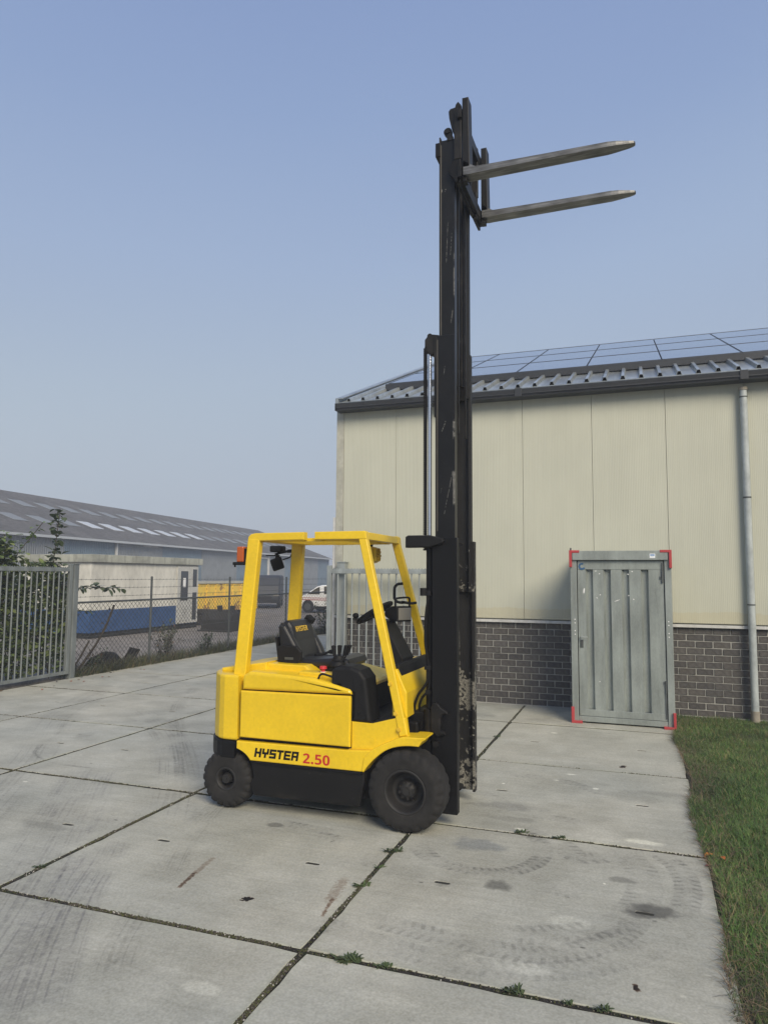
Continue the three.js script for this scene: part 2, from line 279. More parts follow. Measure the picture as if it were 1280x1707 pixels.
  // rust: two streaked scratches and spots round old bolts
  const rust = (a, b, w, str) => { for (let k = 0; k <= 60; k++) { const t = k / 60; at(lerp(a[0], b[0], t), lerp(a[1], b[1], t), w, (o, x, v) => { const r = Math.hypot(x - lerp(a[0], b[0], t), v - lerp(a[1], b[1], t)) / w; if (r < .9 * (.5 + vn(x * 90 + 9, v * 90, 1024, 4))) mul(o, lerp(1, .950, str), lerp(1, .935, str), lerp(1, .925, str)); }); } };
  rust([.99, 2.4], [.957, 2.61], .014, 1.6); rust([.96, 2.6], [.93, 2.85], .02, .35); rust([1.935, 2.37], [1.905, 2.58], .012, 1.3); rust([1.9, 2.55], [1.86, 2.85], .04, .2); rust([1.443, 2.40], [1.45, 2.41], .03, 1.2); rust([3.55, 2.25], [3.56, 2.21], .014, 1.2); rust([3.4, 6.2], [3.42, 6.26], .03, 1.0);
  const out = new Uint8Array(N * N * 4); for (let i = 0; i < N * N; i++) { for (let c = 0; c < 3; c++) out[i * 4 + c] = clamp(d[i * 3 + c]) * 255; out[i * 4 + 3] = 255; }
  return finishTex(new THREE.DataTexture(out, N, N));
})();
console.log('textures done');

// ---------------------------------------------------------------- materials
const mat = {
  pave: M({ map: tPave, roughness: .9, bumpMap: rep(tGrain, 6, 6), bumpScale: .004 }),
  joint: M({ map: tJoint, roughness: 1, bumpMap: tGrain, bumpScale: .008 }),
  slotDirt: M({ color: col(.028, .027, .02), roughness: 1, map: rep(tBlotch, 8) }),
  gravel: M({ map: rep(tGravel, .25), roughness: 1, bumpMap: rep(tGrain, 1.5), bumpScale: .02 }),
  soil: M({ map: rep(tSoil, .8), roughness: 1, bumpMap: tGrain, bumpScale: .02 }),
  yellow: MP({ color: col(.87, .605, .011), map: rep(tPaint, .9), roughness: .42, clearcoat: .3, clearcoatRoughness: .25, bumpMap: rep(tGrain, 1), bumpScale: .0003 }),
  yellowDull: MP({ color: col(.74, .50, .03), map: rep(tPaint, 1.2), roughness: .6 }),
  black: MP({ color: col(.006, .006, .0065), roughness: .48, specularIntensity: .4, bumpMap: rep(tGrain, 4), bumpScale: .0006 }),
  plastic: MP({ color: col(.009, .009, .0095), roughness: .6, specularIntensity: .45, bumpMap: rep(tGrain, 8), bumpScale: .0008 }),
  vinyl: MP({ color: col(.012, .013, .016), roughness: .4, specularIntensity: .8, bumpMap: rep(tGrain, 8), bumpScale: .0008 }),
  mast: MP({ map: rep(tGrimy, 1.3, 1.3), roughness: .5, metalness: .1, specularIntensity: .6, bumpMap: rep(tGrain, 3), bumpScale: .0008 }),
  grease: M({ map: rep(tGrease, 4, 1 / 5.5), roughness: .6, bumpMap: rep(tGrain, 6), bumpScale: .0015 }),
  mastRail: MP({ map: rep(tScuff, 4, 1 / 5.5), roughness: .38, metalness: .15, specularIntensity: .7, bumpMap: rep(tGrain, 3), bumpScale: .0006 }),
  rubber: M({ map: rep(tTyre, 3), roughness: .88, bumpMap: rep(tGrain, 6), bumpScale: .0015 }),
  rim: M({ color: col(.014, .013, .0125), roughness: .62, bumpMap: rep(tGrain, 6), bumpScale: .001 }),
  chrome: M({ color: col(.8, .82, .86), roughness: .16, metalness: 1 }),
  fork: M({ map: rep(dataTex(512, 128, (u, v) => { const a = fbm(u * 5, v * 5, 5, 5, 171), s = fbm(u * 3, v * 50, 3, 3, 173, 50); const k = .44 + .35 * (a - .5) + .28 * (s - .5); return [k * 1.0, k, k * .99]; }), 1.6, 6), roughness: .42, metalness: .5, bumpMap: rep(tGrain, 4), bumpScale: .001 }),
  red: M({ color: col(.55, .025, .03), roughness: .5 }), redPaint: M({ color: col(.46, .05, .055), map: rep(tPaint, 2), roughness: .6 }),
  white: M({ color: col(.72, .72, .70), roughness: .5, map: rep(tBlotch, .6) }), whiteBits: M({ color: col(.78, .78, .77), roughness: .6 }),
  amber: MP({ color: col(.55, .11, .008), roughness: .18, transmission: .25, thickness: 0, clearcoat: .6 }),
  glassLamp: MP({ color: col(.26, .245, .205), roughness: .25, clearcoat: .6, metalness: .3 }),
  galv: M({ map: rep(tGalv, 1.1, .8), color: col(.48, .515, .505), roughness: .5, metalness: .28, bumpMap: rep(tGrain, 3), bumpScale: .0008 }),
  galvPost: M({ map: rep(tGalv, 2, 1.2), color: col(.56, .59, .60), roughness: .5, metalness: .3 }),
  galvWorn: M({ map: rep(tGalv, 2, 1.2), color: col(.34, .365, .38), roughness: .6, metalness: .25 }),
  galvDark: M({ map: rep(tGalv, 3, 2), color: col(.13, .14, .145), roughness: .6, metalness: .2 }),
  cream: M({ map: (() => { const t = rep(tPanel, .5, 1 / 3.36); t.offset.set(.13, -1.24 / 3.36); return t; })(), roughness: .55, bumpMap: rep(tRibs, 2, 1), bumpScale: .0016 }),
  creamTrim: M({ color: col(.53, .525, .445), map: rep(tBlotch, .7), roughness: .5 }),
  mortar: M({ color: col(.46, .455, .42), map: rep(tBlotch, 2), roughness: 1, bumpMap: rep(tGrain, 8), bumpScale: .003 }),
  anthracite: M({ color: col(.040, .043, .048), roughness: .42, map: rep(tBlotch, .8) }),
  roofSheet: MP({ map: rep(tRoof, .7), color: col(.70, .72, .715), roughness: .32, metalness: .55, clearcoat: .2 }),
  solar: MP({ color: col(.02, .026, .045), roughness: .2, clearcoat: 1, clearcoatRoughness: .03 }),
  pipe: M({ color: col(.52, .57, .57), roughness: .45, map: rep(tBlotch, 1) }), pipeFoot: M({ color: col(.40, .36, .29), roughness: .7, map: rep(tBlotch, 2) }),
  dark: M({ color: col(.012, .012, .012), roughness: .9 }),
};
const brickMats = [[.150, .146, .144], [.130, .128, .128], [.170, .165, .162], [.144, .138, .134], [.118, .115, .116], [.16, .154, .149]].map(c => M({ color: col(...c), map: rep(tBrick, 1.7), roughness: .92, bumpMap: rep(tGrain, 6), bumpScale: .004 }));

// ---------------------------------------------------------------- ground, paving, lawn base
{
  const g = new THREE.PlaneGeometry(900, 900, 1, 1); g.rotateX(-Math.PI / 2); g.translate(0, -.05, -200);
  struct('ground', uvM(g.toNonIndexed()), mat.gravel);
  const base = new THREE.PlaneGeometry(10.02, 34, 1, 1); base.rotateX(-Math.PI / 2); base.translate(-1, -.12, -13);
  const paving = struct('paving', uvM(base.toNonIndexed()), mat.joint); paving.userData.label = 'large concrete slabs laid in a square grid with mossy joints';
  for (let i = -3; i < 2; i++) for (let j = -1; j < 13; j++) {
    if (i >= 0 && j >= 5) continue;                            // under the warehouse
    const x0 = i * 2, v0 = j * 2, v1 = j === 4 && i >= 0 ? 9.29 : v0 + 2, g2 = .0135, pts = [];
    const edge = (ax, av, bx, bv) => { for (let k = 0; k < 14; k++) { const t = k / 14, c = k === 0 ? .012 : rnd() > .8 ? rr(.002, .012) : rr(0, .003); const x = lerp(ax, bx, t), v = lerp(av, bv, t), mx = (ax + bx) / 2 === ax ? Math.sign(x0 + 1 - x) : 0, mv = av === bv ? Math.sign((v0 + v1) / 2 - v) : 0; pts.push([x + mx * c, v + mv * c]); } };
    edge(x0 + g2, v0 + g2, x0 + 2 - g2, v0 + g2); edge(x0 + 2 - g2, v0 + g2, x0 + 2 - g2, v1 - g2); edge(x0 + 2 - g2, v1 - g2, x0 + g2, v1 - g2); edge(x0 + g2, v1 - g2, x0 + g2, v0 + g2);
    const s = shapeOf(pts);
    if (j !== 4 || i < 0) for (const hx of [.435, 1.585]) {           // lifting slots
      const h = new THREE.Path(), cx = x0 + hx + rr(-.012, .012), cv = v0 + 1.01 + rr(-.01, .01), L = .033, r = .0155;
      h.absarc(cx + L, cv, r, -Math.PI / 2, Math.PI / 2, false); h.absarc(cx - L, cv, r, Math.PI / 2, Math.PI * 1.5, false); s.holes.push(h);
    }
    const dy = rr(-.005, .003); const geo = prismY(s, -.14 + dy, dy, .004, 1);
    const p = geo.attributes.position, uv = geo.attributes.uv;
    for (let k = 0; k < p.count; k++) uv.setXY(k, (p.getX(k) + 6) / 10, (-p.getZ(k) + 1 + (p.getY(k) + .0) * .5) / 10);
    const m = part('slab', geo, mat.pave, paving);
    if (j !== 4 || i < 0) part('slot_dirt', [.435, 1.585].map(hx => box(x0 + hx - .06, x0 + hx + .06, -.13, -.0035 + dy, v0 + .975, v0 + 1.045)), mat.slotDirt, m);
  }
  const strips = []; for (let i = -3; i <= 2; i++) strips.push(box(i * 2 - .016, i * 2 + .016, -.1, -.005, -2, i > -1 && i < 3 ? 9.28 : 26)); for (let j = -1; j <= 13; j++) strips.push(box(-6, j > 4 ? -1.2 : 4, -.1, -.006, j * 2 - .016, j * 2 + .016));
  const jf = part('joint_fill', strips, mat.joint, paving); jf.userData.kind = 'stuff';
  const lawn = new THREE.PlaneGeometry(14, 13.3, 30, 30); lawn.rotateX(-Math.PI / 2); lawn.translate(11.03, -.012, -2.65);
  struct('lawn_soil', uvM(lawn.toNonIndexed()), mat.soil);
}

// ---------------------------------------------------------------- warehouse
const WV = 9.34, XL = -1.03, XR = 12;
const wh = thing('warehouse', 'cream clad warehouse with dark brick plinth, metal roof and solar panels', 'building', [5.4, 0, 15.3]);
{
  const roofY = v => 4.74 + .391 * (v - 9.3), RV = 15.6;
  // brick plinth: mortar core with every brick proud of it
  const core = part('brick_wall', [box(XL + .02, XR, -.15, 1.175, WV + .005, WV + .22)], mat.mortar, wh);
  const BL = .2115, BH = .0815, PX = .2215, PY = .0918; const bgeo = [0, 1, 2].map(k => { const g = new RoundedBoxGeometry(BL - k * .003, BH - k * .0015, .06, 1, .004 + .001 * k); return fin(g); });
  const half = fin(new RoundedBoxGeometry(BL / 2 - .006, BH, .06, 1, .004)); const rest = [];
  const spots = [];
  for (let c = 0; c < 13; c++) for (let k = 0; k < 60; k++) {
    const x = XL + .02 + (k + (c % 2 ? .5 : 0)) * PX + BL / 2, y = -.01 + (c + .5) * PY; if (x > XR - .2) continue; spots.push([x, y, c, k]);
  }
  const near = ([x]) => (x > .9 && x < 5.5 && !(x > 2.95 && x < 3.8)) || (x < .35);
  let count = 0; const o = origin.get(core);
  for (const [x, y, c, k] of spots) {
    const g = bgeo[Math.floor(rnd() * 3)], m = brickMats[Math.floor(rnd() * 6)], dz = rr(-.0025, .0025), rot = rr(-.004, .004);
    if (near([x]) && count < 300) {
      const b = new THREE.Mesh(g, m); b.name = 'brick'; b.castShadow = b.receiveShadow = true; b.position.set(x - o[0], y - o[1], -(WV + .026 + dz) - o[2]); b.rotation.z = rot; core.add(b); count++;
    } else { const q = g.clone(); q.rotateZ(rot); q.translate(x, y, -(WV + .026 + dz)); rest.push(q); }
  }
  for (let c = 1; c < 13; c += 2) { const q = half.clone(); q.translate(XL + .02 + BL / 4, -.01 + (c + .5) * PY, -(WV + .026)); rest.push(q); }
  const restM = part('brickwork', rest, brickMats[0], core); restM.userData.kind = 'stuff';
  part('base_course', box(XL + .02, XR, -.12, .0, WV - .03, WV + .02, .006), mat.mortar, wh);
  // white drip rail and cladding panels, one metre each
  part('drip_rail', [box(XL, XR, 1.182, 1.222, WV - .055, WV + .03, .004)], mat.white, wh);
  part('rail_gap', box(XL, XR, 1.222, 1.244, WV - .005, WV + .03), mat.creamTrim, wh);
  for (let x = -1; x < XR; x++) { const a = x === -1 ? -.90 : x; part('wall_panel', box(a + .002, x + .998, 1.240, 4.6, WV - .045, WV + .02, .004), mat.cream, wh); }
  part('corner_trim', [box(XL, -.902, 1.232, 4.6, WV - .052, WV + .25, .004)], mat.creamTrim, wh);
  part('wall_core', [prismX([[WV + .03, 1.2], [WV + .03, 4.64], [RV, roofY(RV) - .1], [21.9, 4.64], [21.9, -.1], [WV + .23, -.1], [WV + .23, 1.2]], XL + .03, XR - .05)], mat.creamTrim, wh);
  part('white_corner_strip', box(-1.085, -1.035, .4, 2.8, WV - .04, WV + .04, .01), mat.white, wh);
  // roof sheet, ribs, verge, ridge
  const e0 = 9.13, sl = (x0, x1, v0, v1, up0, up1) => prismX([[v0, roofY(v0) + up0], [v0, roofY(v0) + up1], [v1, roofY(v1) + up1], [v1, roofY(v1) + up0]], x0, x1);
  const roof = part('roof', [sl(-.96, XR + .1, e0, RV, -.03, -.012), prismX([[RV + .001, roofY(RV) - .012], [RV + .001, roofY(RV) - .03], [22.1, roofY(9.1) - .03], [22.1, roofY(9.1) - .012]], -1.13, XR + .1)], mat.roofSheet, wh);
  for (let k = 0; k < 34; k++) {                    // trapezoid ribs of the roof sheet
    const x = -.76 + k * .2475; if (x > 7.5) break; const a = [], w0 = .036, w1 = .020, h = .042;
    const q = .003, g = new THREE.ExtrudeGeometry(shapeOf([[-w0, -.011], [-w1, h], [w1, h], [w0, -.011], [w0 - q * 1.3, -.011], [w1 - q * .7, h - q], [-w1 + q * .7, h - q], [-w0 + q * 1.3, -.011]]), { depth: RV - e0, bevelEnabled: false });
    const sh = new THREE.Matrix4().set(1, 0, 0, x, 0, 1, -.391, 0, 0, 0, 1, 0, 0, 0, 0, 1); g.translate(0, 0, -(RV)); const p = g.attributes.position; for (let i = 0; i < p.count; i++) p.setXYZ(i, p.getX(i) + x, p.getY(i) + roofY(-p.getZ(i)), p.getZ(i)); g.computeVertexNormals(); a.push(fin(g));
    part('rib', a, mat.roofSheet, roof);
  }
  part('verge_trim', [sl(-.985, -.93, e0 - .02, RV, -.06, .06), sl(-.93, -.85, e0 - .02, RV, .045, .06)], mat.roofSheet, wh);
  part('ridge_cap', [prismX([[RV - .2, roofY(RV - .2) + .06], [RV, roofY(RV) + .08], [RV + .2, roofY(RV - .2) + .06], [RV, roofY(RV) + .05]], -.985, XR)], mat.roofSheet, wh);
  // gutter: box profile with lip, joints
  const gp = [[9.08, 4.515], [9.06, 4.625], [9.075, 4.635], [9.085, 4.62], [9.10, 4.53], [9.28, 4.53], [9.28, 4.60], [9.295, 4.60], [9.295, 4.515]];
  const gut = part('gutter', [prismX(gp, -.965, XR, 0), box(-.972, -.965, 4.515, 4.632, 9.062, 9.295), prismX([[9.053, 4.55], [9.053, 4.566], [9.068, 4.566], [9.07, 4.55]], -.965, XR)], mat.anthracite, wh);
  for (const x of [1.98, 4.99]) part('gutter_joint', box(x - .05, x + .05, 4.51, 4.638, 9.046, 9.062, .004), mat.anthracite, gut);
  // solar panels: three rows, each a framed pane
  const pw = 1.12, rows = [10.22, 11.77, 13.32, 14.9];
  part('panel_rail', rows.flatMap(v => [sl(-.5, 8.9, v + .25, v + .29, .03, .075)]), mat.anthracite, wh);
  part('panel_skirt', [sl(-.50, 8.9, 10.17, 10.20, .01, .115)], mat.anthracite, wh);
  for (let r = 0; r < 3; r++) for (let k = 0; k < 7; k++) {
    const x0 = -.47 + k * pw + .005, x1 = x0 + pw - .010, v0 = rows[r] + .006, v1 = rows[r + 1] - .006, f = .006;
    const fr = part('solar_panel', [sl(x0, x0 + f, v0, v1, .085, .122), sl(x1 - f, x1, v0, v1, .085, .122), sl(x0 + f, x1 - f, v0, v0 + f, .085, .122), sl(x0 + f, x1 - f, v1 - f, v1, .085, .122)], mat.anthracite, wh);
    part('pane', sl(x0 + f, x1 - f, v0 + f, v1 - f, .09, .117), mat.solar, fr);
  }
  // downpipe with sockets and cast foot
  const dp = part('downpipe', [cyl([4.99, .13, 9.225], [4.99, 4.43, 9.225], .047, 20)], mat.pipe, wh);
  for (const [a, b, r] of [[4.30, 4.315, .051], [4.40, 4.44, .055], [2.925, 2.945, .051], [1.50, 1.515, .051]]) part('socket', cyl([4.99, a, 9.225], [4.99, b, 9.225], r, 20), b > 4.42 ? mat.pipeFoot : mat.galvDark, dp);
  part('pipe_foot', [cyl([4.99, -.05, 9.225], [4.99, .13, 9.225], .052, 18)], mat.pipeFoot, dp);
  for (const y of [.9, 2.6, 4.1]) part('bracket', box(4.96, 5.02, y, y + .025, 9.262, 9.345), mat.galvDark, dp);
}
console.log('warehouse done');

// ---------------------------------------------------------------- storage container with red corners
{
  const t = thing('storage_container', 'grey galvanised steel storage container with red corner brackets against the brick wall', 'container', [3.37, 0, 8.75]);
  const X0 = 2.755, X1 = 3.983, F = 8.26, B = 9.2, H = 2.195;
  part('shell', [box(X0 + .012, X0 + .03, .06, H - .03, F + .09, B - .02), box(X1 - .03, X1 - .012, .06, H - .03, F + .09, B - .02), box(X0 + .03, X1 - .03, .06, H - .03, B - .05, B - .03), box(X0 + .03, X1 - .03, H - .06, H - .035, F + .09, B - .05), box(X0 + .03, X1 - .03, .05, .08, F + .09, B - .05)], mat.galv, t);
  for (const [a, b] of [[X0, X0 + .082], [X1 - .082, X1]]) part('post', box(a, b, .02, H - .025, F, F + .09, .006), mat.galv, t);
  part('top_beam', box(X0 + .03, X1 - .04, 2.075, H, F - .03, F + .07, .006), mat.galv, t);
  part('sill_beam', box(X0 + .082, X1 - .082, .02, .088, F + .012, F + .09, .004), mat.galv, t);
  for (const x of [X0, X1 - .07]) part('rear_post', box(x, x + .07, .02, H - .02, B - .07, B), mat.galv, t);
  // door leaf with four pressed grooves
  const d0 = X0 + .092, d1 = X1 - .092, y0 = .175, y1 = 1.955, D = .048; const pts = [[d0, F + .02]]; 
  for (const c of [2.998, 3.218, 3.441, 3.672]) pts.push([c - .052, F + .02], [c - .026, F + .02 + D], [c + .024, F + .02 + D], [c + .042, F + .02]);
  pts.push([d1, F + .02]); const back = pts.slice().reverse().map(([x, v]) => [x, v + .012]);
  const door = part('door', [prismY([...pts, ...back], y0, y1), box(d0, d1, y1, 2.07, F + .016, F + .05, .004), box(d0, d1, .092, y0, F + .016, F + .05, .004), box(d0, d1, .1, 2.06, F + .082, F + .087)], mat.galv, t);
  part('hinge', [box(3.868, 3.884, 1.93, 2.04, F + .002, F + .015), cyl([3.875, 1.79, F + .008], [3.875, 1.93, F + .008], .011, 10), box(3.845, 3.872, 1.84, 1.87, F + .006, F + .02)], mat.galvDark, door);
  part('hinge', [cyl([3.885, .42, F + .008], [3.885, .58, F + .008], .011, 10), box(3.862, 3.884, .54, .575, F + .006, F + .02), box(3.878, 3.892, .12, .42, F + .004, F + .018)], mat.galvDark, door);
  part('handle', [cyl([2.885, 1.09, F - .035], [2.885, 1.09, F + .02], .009, 10), bar([2.878, 1.09, F - .035], [2.965, 1.09, F - .035], .016, .012, .004)], mat.galvPost, door);
  part('lock_plate', [box(2.865, 2.906, .95, 1.05, F + .012, F + .021, .003), cyl([2.886, 1.0, F + .008], [2.886, 1.0, F + .014], .011, 12)], mat.galvDark, door);
  const red = (pts2) => part('corner_bracket', prism(pts2, F - .036, F + .02, .004, 1), mat.redPaint, t);
  red([[X0 - .008, 1.985], [X0 + .026, 1.985], [X0 + .026, 2.170], [X0 + .12, 2.170], [X0 + .12, 2.203], [X0 - .008, 2.203]]);
  red([[X1 + .008, 1.975], [X1 - .026, 1.975], [X1 - .026, 2.170], [X1 - .13, 2.170], [X1 - .13, 2.203], [X1 + .008, 2.203]]);
  red([[X0 - .008, .0], [X0 + .125, .0], [X0 + .125, .03], [X0 + .028, .03], [X0 + .028, .2], [X0 - .008, .2]]);
  red([[X1 + .008, .0], [X1 - .135, .0], [X1 - .135, .03], [X1 - .024, .03], [X1 - .024, .2], [X1 + .008, .2]]);
  part('lifting_stud', cyl([X0 + .01, 2.2, F + .02], [X0 + .01, 2.235, F + .02], .011, 8), mat.galvDark, t);
  const lab = (() => { const c = document.createElement('canvas'); c.width = c.height = 128; const x = c.getContext('2d'); x.fillStyle = '#e8edf0'; x.fillRect(0, 0, 128, 128); x.fillStyle = '#3a78b5'; x.fillRect(14, 22, 100, 36); x.fillStyle = '#b9c6cf'; x.fillRect(20, 74, 88, 6); x.fillRect(20, 88, 70, 6); const q = finishTex(new THREE.CanvasTexture(c)); return M({ map: q, roughness: .5 }); })();
  const st = new THREE.PlaneGeometry(.066, .056); st.translate(3.765, 2.128, -(F - .0325)); part('sticker', st.toNonIndexed(), lab, t);
  const bl = new THREE.RingGeometry(.022, .045, 24, 1, Math.PI * .35, Math.PI * 1.5); bl.translate(2.905, 1.995, -(F + .0125)); part('blue_mark', bl.toNonIndexed(), M({ color: col(.03, .10, .22), roughness: .6 }), door);
  const bits = []; const dot = (x, y, w, h, v) => { const g = new THREE.CircleGeometry(.5, 9); g.scale(w, h, 1); g.rotateZ(rr(-.4, .4)); g.translate(x, y, -v); bits.push(fin(g)); };
  for (const [x, y] of [[3.075, 1.965], [3.12, 1.93], [3.52, 1.96], [3.47, 1.925], [3.125, 1.66], [3.085, 1.62], [3.47, 1.655], [3.53, 1.61]]) dot(x + .0, y - .03, .02, .012, F + .0185);
  dot(2.925, 1.68, .018, .075, F + .0185); dot(3.33, 1.56, .075, .008, F + .0185); dot(3.1, .53, .02, .008, F + .0185);
  part('paint_fleck', bits, mat.whiteBits, door);
  const riv = []; for (const y of [1.31, 1.265, 1.165, 1.12]) for (const x of [X0 + .052, X1 - .048]) riv.push(cyl([x, y, F - .006], [x, y, F + .004], .008, 10)); part('rivet', riv, mat.whiteBits, t);
}

// ---------------------------------------------------------------- forklift
const fl = thing('forklift_truck', 'yellow electric forklift with its black mast and forks fully raised', 'forklift', [1.2, 0, 4.28]);
{
  const C = 4.28, mir = v => 2 * C - v, N = 3.72, Fv = mir(N);
  // chassis and rear bumper, all black
  part('chassis', [box(.62, 2.02, .16, .55, 3.86, 4.70, .02), box(.35, .75, .25, .52, 3.95, 4.61, .03), box(1.55, 2.02, .5, .76, 3.88, 4.68, .02), box(1.90, 2.1, .28, .62, 3.97, 4.59, .02), box(1.75, 2.05, .24, .34, 3.90, 4.66, .02)], mat.black, fl);
  // counterweight: rounded plan
  const cw = [[.565, N + .005], [.44, N + .005], [.385, N + .025], [.31, N + .09], [.235, N + .2], [.18, N + .36], [.16, C]]; const cwp = [...cw, ...cw.slice(0, -1).reverse().map(([x, v]) => [x, mir(v)])];
  const cwT = cwp.map(([x, v]) => [x < .45 ? x + .025 : x, v]);
  part('counterweight', [prismY(cwp, .535, 1.048, .02, 3)], mat.yellow, fl);
  part('rear_bumper', [prismY(cwp.map(([x, v]) => [x < .5 ? x - .012 : x - .02, v]), .395, .531, .015, 2)], mat.black, fl);
  part('counterweight_cover', [prism([[.30, 1.045], [.30, 1.075], [.62, 1.125], [.72, 1.14], [.72, 1.045]], 3.90, mir(3.90), .012)], mat.yellow, fl);
  // hood with crowned top
  const hood = part('hood', [prism([[.602, .938], [.602, 1.025], [.615, 1.055], [.66, 1.083], [1.0, 1.074], [1.22, 1.058], [1.42, 1.018], [1.525, .992], [1.541, .975], [1.541, .953]], N, Fv, .026, 4)], mat.yellow, fl);
  part('seat_plinth', [prism([[.66, 1.06], [.67, 1.13], [1.05, 1.125], [1.12, 1.075], [1.4, 1.0], [.9, 1.0]], 3.93, mir(3.93), .012)], mat.yellow, fl);
  part('button_plinth', [prism([[1.05, 1.03], [1.06, 1.095], [1.36, 1.09], [1.38, 1.02]], 3.80, 3.93, .008)], mat.yellow, fl);
  part('side_panel', [prism([[.592, .568], [.592, .931], [1.536, .944], [1.540, .925], [1.536, .568]], N - .006, N + .03, .012, 3)], mat.yellow, fl);
  part('side_panel', [prism([[.592, .568], [.592, .931], [1.536, .944], [1.540, .925], [1.536, .568]], Fv - .03, Fv + .006, .012, 3)], mat.yellow, fl);
  part('battery_case', [box(.60, 1.53, .55, .95, N + .035, Fv - .035)], mat.dark, fl);
  part('hood_handle', [tube([[1.255, 1.055, 3.75], [1.27, 1.085, 3.75], [1.30, 1.092, 3.75], [1.42, 1.062, 3.75], [1.435, 1.03, 3.75]], .0085, 24, 8), box(1.415, 1.455, 1.0, 1.035, 3.74, 3.765, .004)], mat.plastic, hood);
  // side skirt with wheel arches; rear arch and front fender
  const sk = new THREE.Shape(); sk.moveTo(.566, .537); sk.lineTo(1.50, .545); sk.lineTo(1.70, .558); sk.lineTo(1.70, .50); sk.quadraticCurveTo(1.665, .45, 1.648, .398); sk.lineTo(.69, .396); sk.quadraticCurveTo(.655, .452, .566, .478); sk.closePath();
  const fend = new THREE.Shape(); fend.moveTo(1.70, .556); fend.quadraticCurveTo(1.79, .612, 1.86, .638); fend.quadraticCurveTo(1.91, .668, 1.96, .678); fend.lineTo(2.125, .683); fend.quadraticCurveTo(2.137, .672, 2.10, .655); fend.lineTo(2.075, .617); fend.quadraticCurveTo(1.90, .625, 1.80, .555); fend.quadraticCurveTo(1.70, .48, 1.650, .398); fend.lineTo(1.635, .41); fend.lineTo(1.65, .50); fend.closePath();
  for (const [a, b, s] of [[N - .004, N + .05, 1], [Fv - .05, Fv + .004, -1]]) {
    const skm = part('skirt', [prism(sk, a, b, .008, 2)], mat.yellow, fl);
    const fe = part('fender', [prism(fend, s > 0 ? N - .012 : Fv - .22, s > 0 ? N + .22 : Fv + .012, .007, 2)], mat.yellow, fl);
    if (s > 0) {
      const tread = []; for (let i = 0; i < 26; i++) for (let k = 0; k < 3; k++) tread.push(box(1.52 + i * .0085 + (k % 2) * .004, 1.525 + i * .0085 + (k % 2) * .004, .5465 + i * .0004, .5525 + i * .0004, N + .008 + k * .012, N + .014 + k * .012)); part('step_tread', tread, mat.yellowDull, skm);
      // lettering on the skirt
      const blk = []; const L = (x, w, cells) => { for (const [a0, b0, c0, d0] of cells) { const g = new THREE.BoxGeometry((b0 - a0) * w, (d0 - c0) * .07, .0012); const sx = x + (a0 + b0) / 2 * w, sy = (c0 + d0) / 2 * .07; g.translate(sx, sy, 0); blk.push(g); } };
      const S = .3; let x = 0; const w = .058, q = .2;
      L(x, w, [[0, S, 0, 1], [1 - S, 1, 0, 1], [S, 1 - S, .38, .62]]); x += w + .007;
      L(x, w, [[0, S, .38, 1], [1 - S, 1, .38, 1], [S, 1 - S, .38, .62], [.35, .65, 0, .38]]); x += w + .007;
      L(x, w, [[0, 1, .76, 1], [0, S, .62, .76], [0, 1, .38, .62], [1 - S, 1, .24, .38], [0, 1, 0, .24]]); x += w + .005;
      L(x, w, [[0, 1, .76, 1], [.35, .65, 0, .76]]); x += w + .005;
      L(x, w, [[0, S, .24, .76], [0, 1, .76, 1], [0, 1, 0, .24], [S, .92, .39, .61]]); x += w + .007;
      L(x, w, [[0, S, 0, 1], [S, 1, .76, 1], [1 - S, 1, .56, .76], [S, 1, .34, .56], [1 - S, 1, 0, .34]]);
      const lg = mergeGeometries(blk.map(g => g.toNonIndexed())), pp = lg.attributes.position; for (let i = 0; i < pp.count; i++) pp.setX(i, pp.getX(i) + pp.getY(i) * .16);
      lg.translate(.728, .428, -(N - .0045)); part('lettering', uvM(lg), mat.black, skm);
      const font = await new FontLoader().loadAsync('fonts/droid/droid_sans_bold.typeface.json');
      const tg = new TextGeometry('2.50', { font, size: .074, depth: .001, curveSegments: 6, bevelEnabled: false }); tg.scale(1.16, 1, 1); tg.translate(1.148, .419, -(N - .0045)); part('number', fin(tg), M({ color: col(.50, .022, .02), roughness: .5 }), skm, 'red number on yellow skirt');
    }
    part('lower_frame', [prism([[.69, .393], [1.652, .392], [1.652, .33], [1.612, .138], [.72, .125], [.69, .2], [.715, .26], [.70, .34]], s > 0 ? N + .012 : Fv - .07, s > 0 ? N + .07 : Fv - .012, .012, 2)], mat.mast, fl);
    part('rub_rail', [box(.70, 1.63, .372, .394, s > 0 ? N - .002 : Fv - .01, s > 0 ? N + .02 : Fv + .002, .006)], mat.black, fl);
    // floor side panel
    const fs = part('floor_side', [prism([[1.535, .545], [1.535, .752], [1.70, .748], [1.885, .80], [1.965, .808], [1.985, .67], [1.86, .632], [1.70, .552]], s > 0 ? N + .03 : Fv - .08, s > 0 ? N + .08 : Fv - .03, .006, 2)], mat.yellow, fl);
    if (s > 0) part('plug', cyl([1.708, .628, N + .026], [1.708, .628, N + .032], .021, 18), mat.yellow, fs);
  }
  // floor, side console, levers
  part('floor_plate', [prism([[1.52, .70], [1.52, .757], [1.70, .755], [1.90, .812], [1.93, .812], [1.93, .74], [1.70, .70]], N + .05, Fv - .05, .006)], mat.plastic, fl);
  const con = part('side_console', [prism([[1.36, .98], [1.365, 1.125], [1.40, 1.155], [1.52, 1.16], [1.60, 1.135], [1.65, 1.075], [1.692, .77], [1.692, .752], [1.545, .752], [1.545, .95]], N + .02, N + .26, .03, 4)], mat.plastic, fl);
  part('seam', box(1.549, 1.552, .79, 1.07, N + .0175, N + .03), mat.black, con);
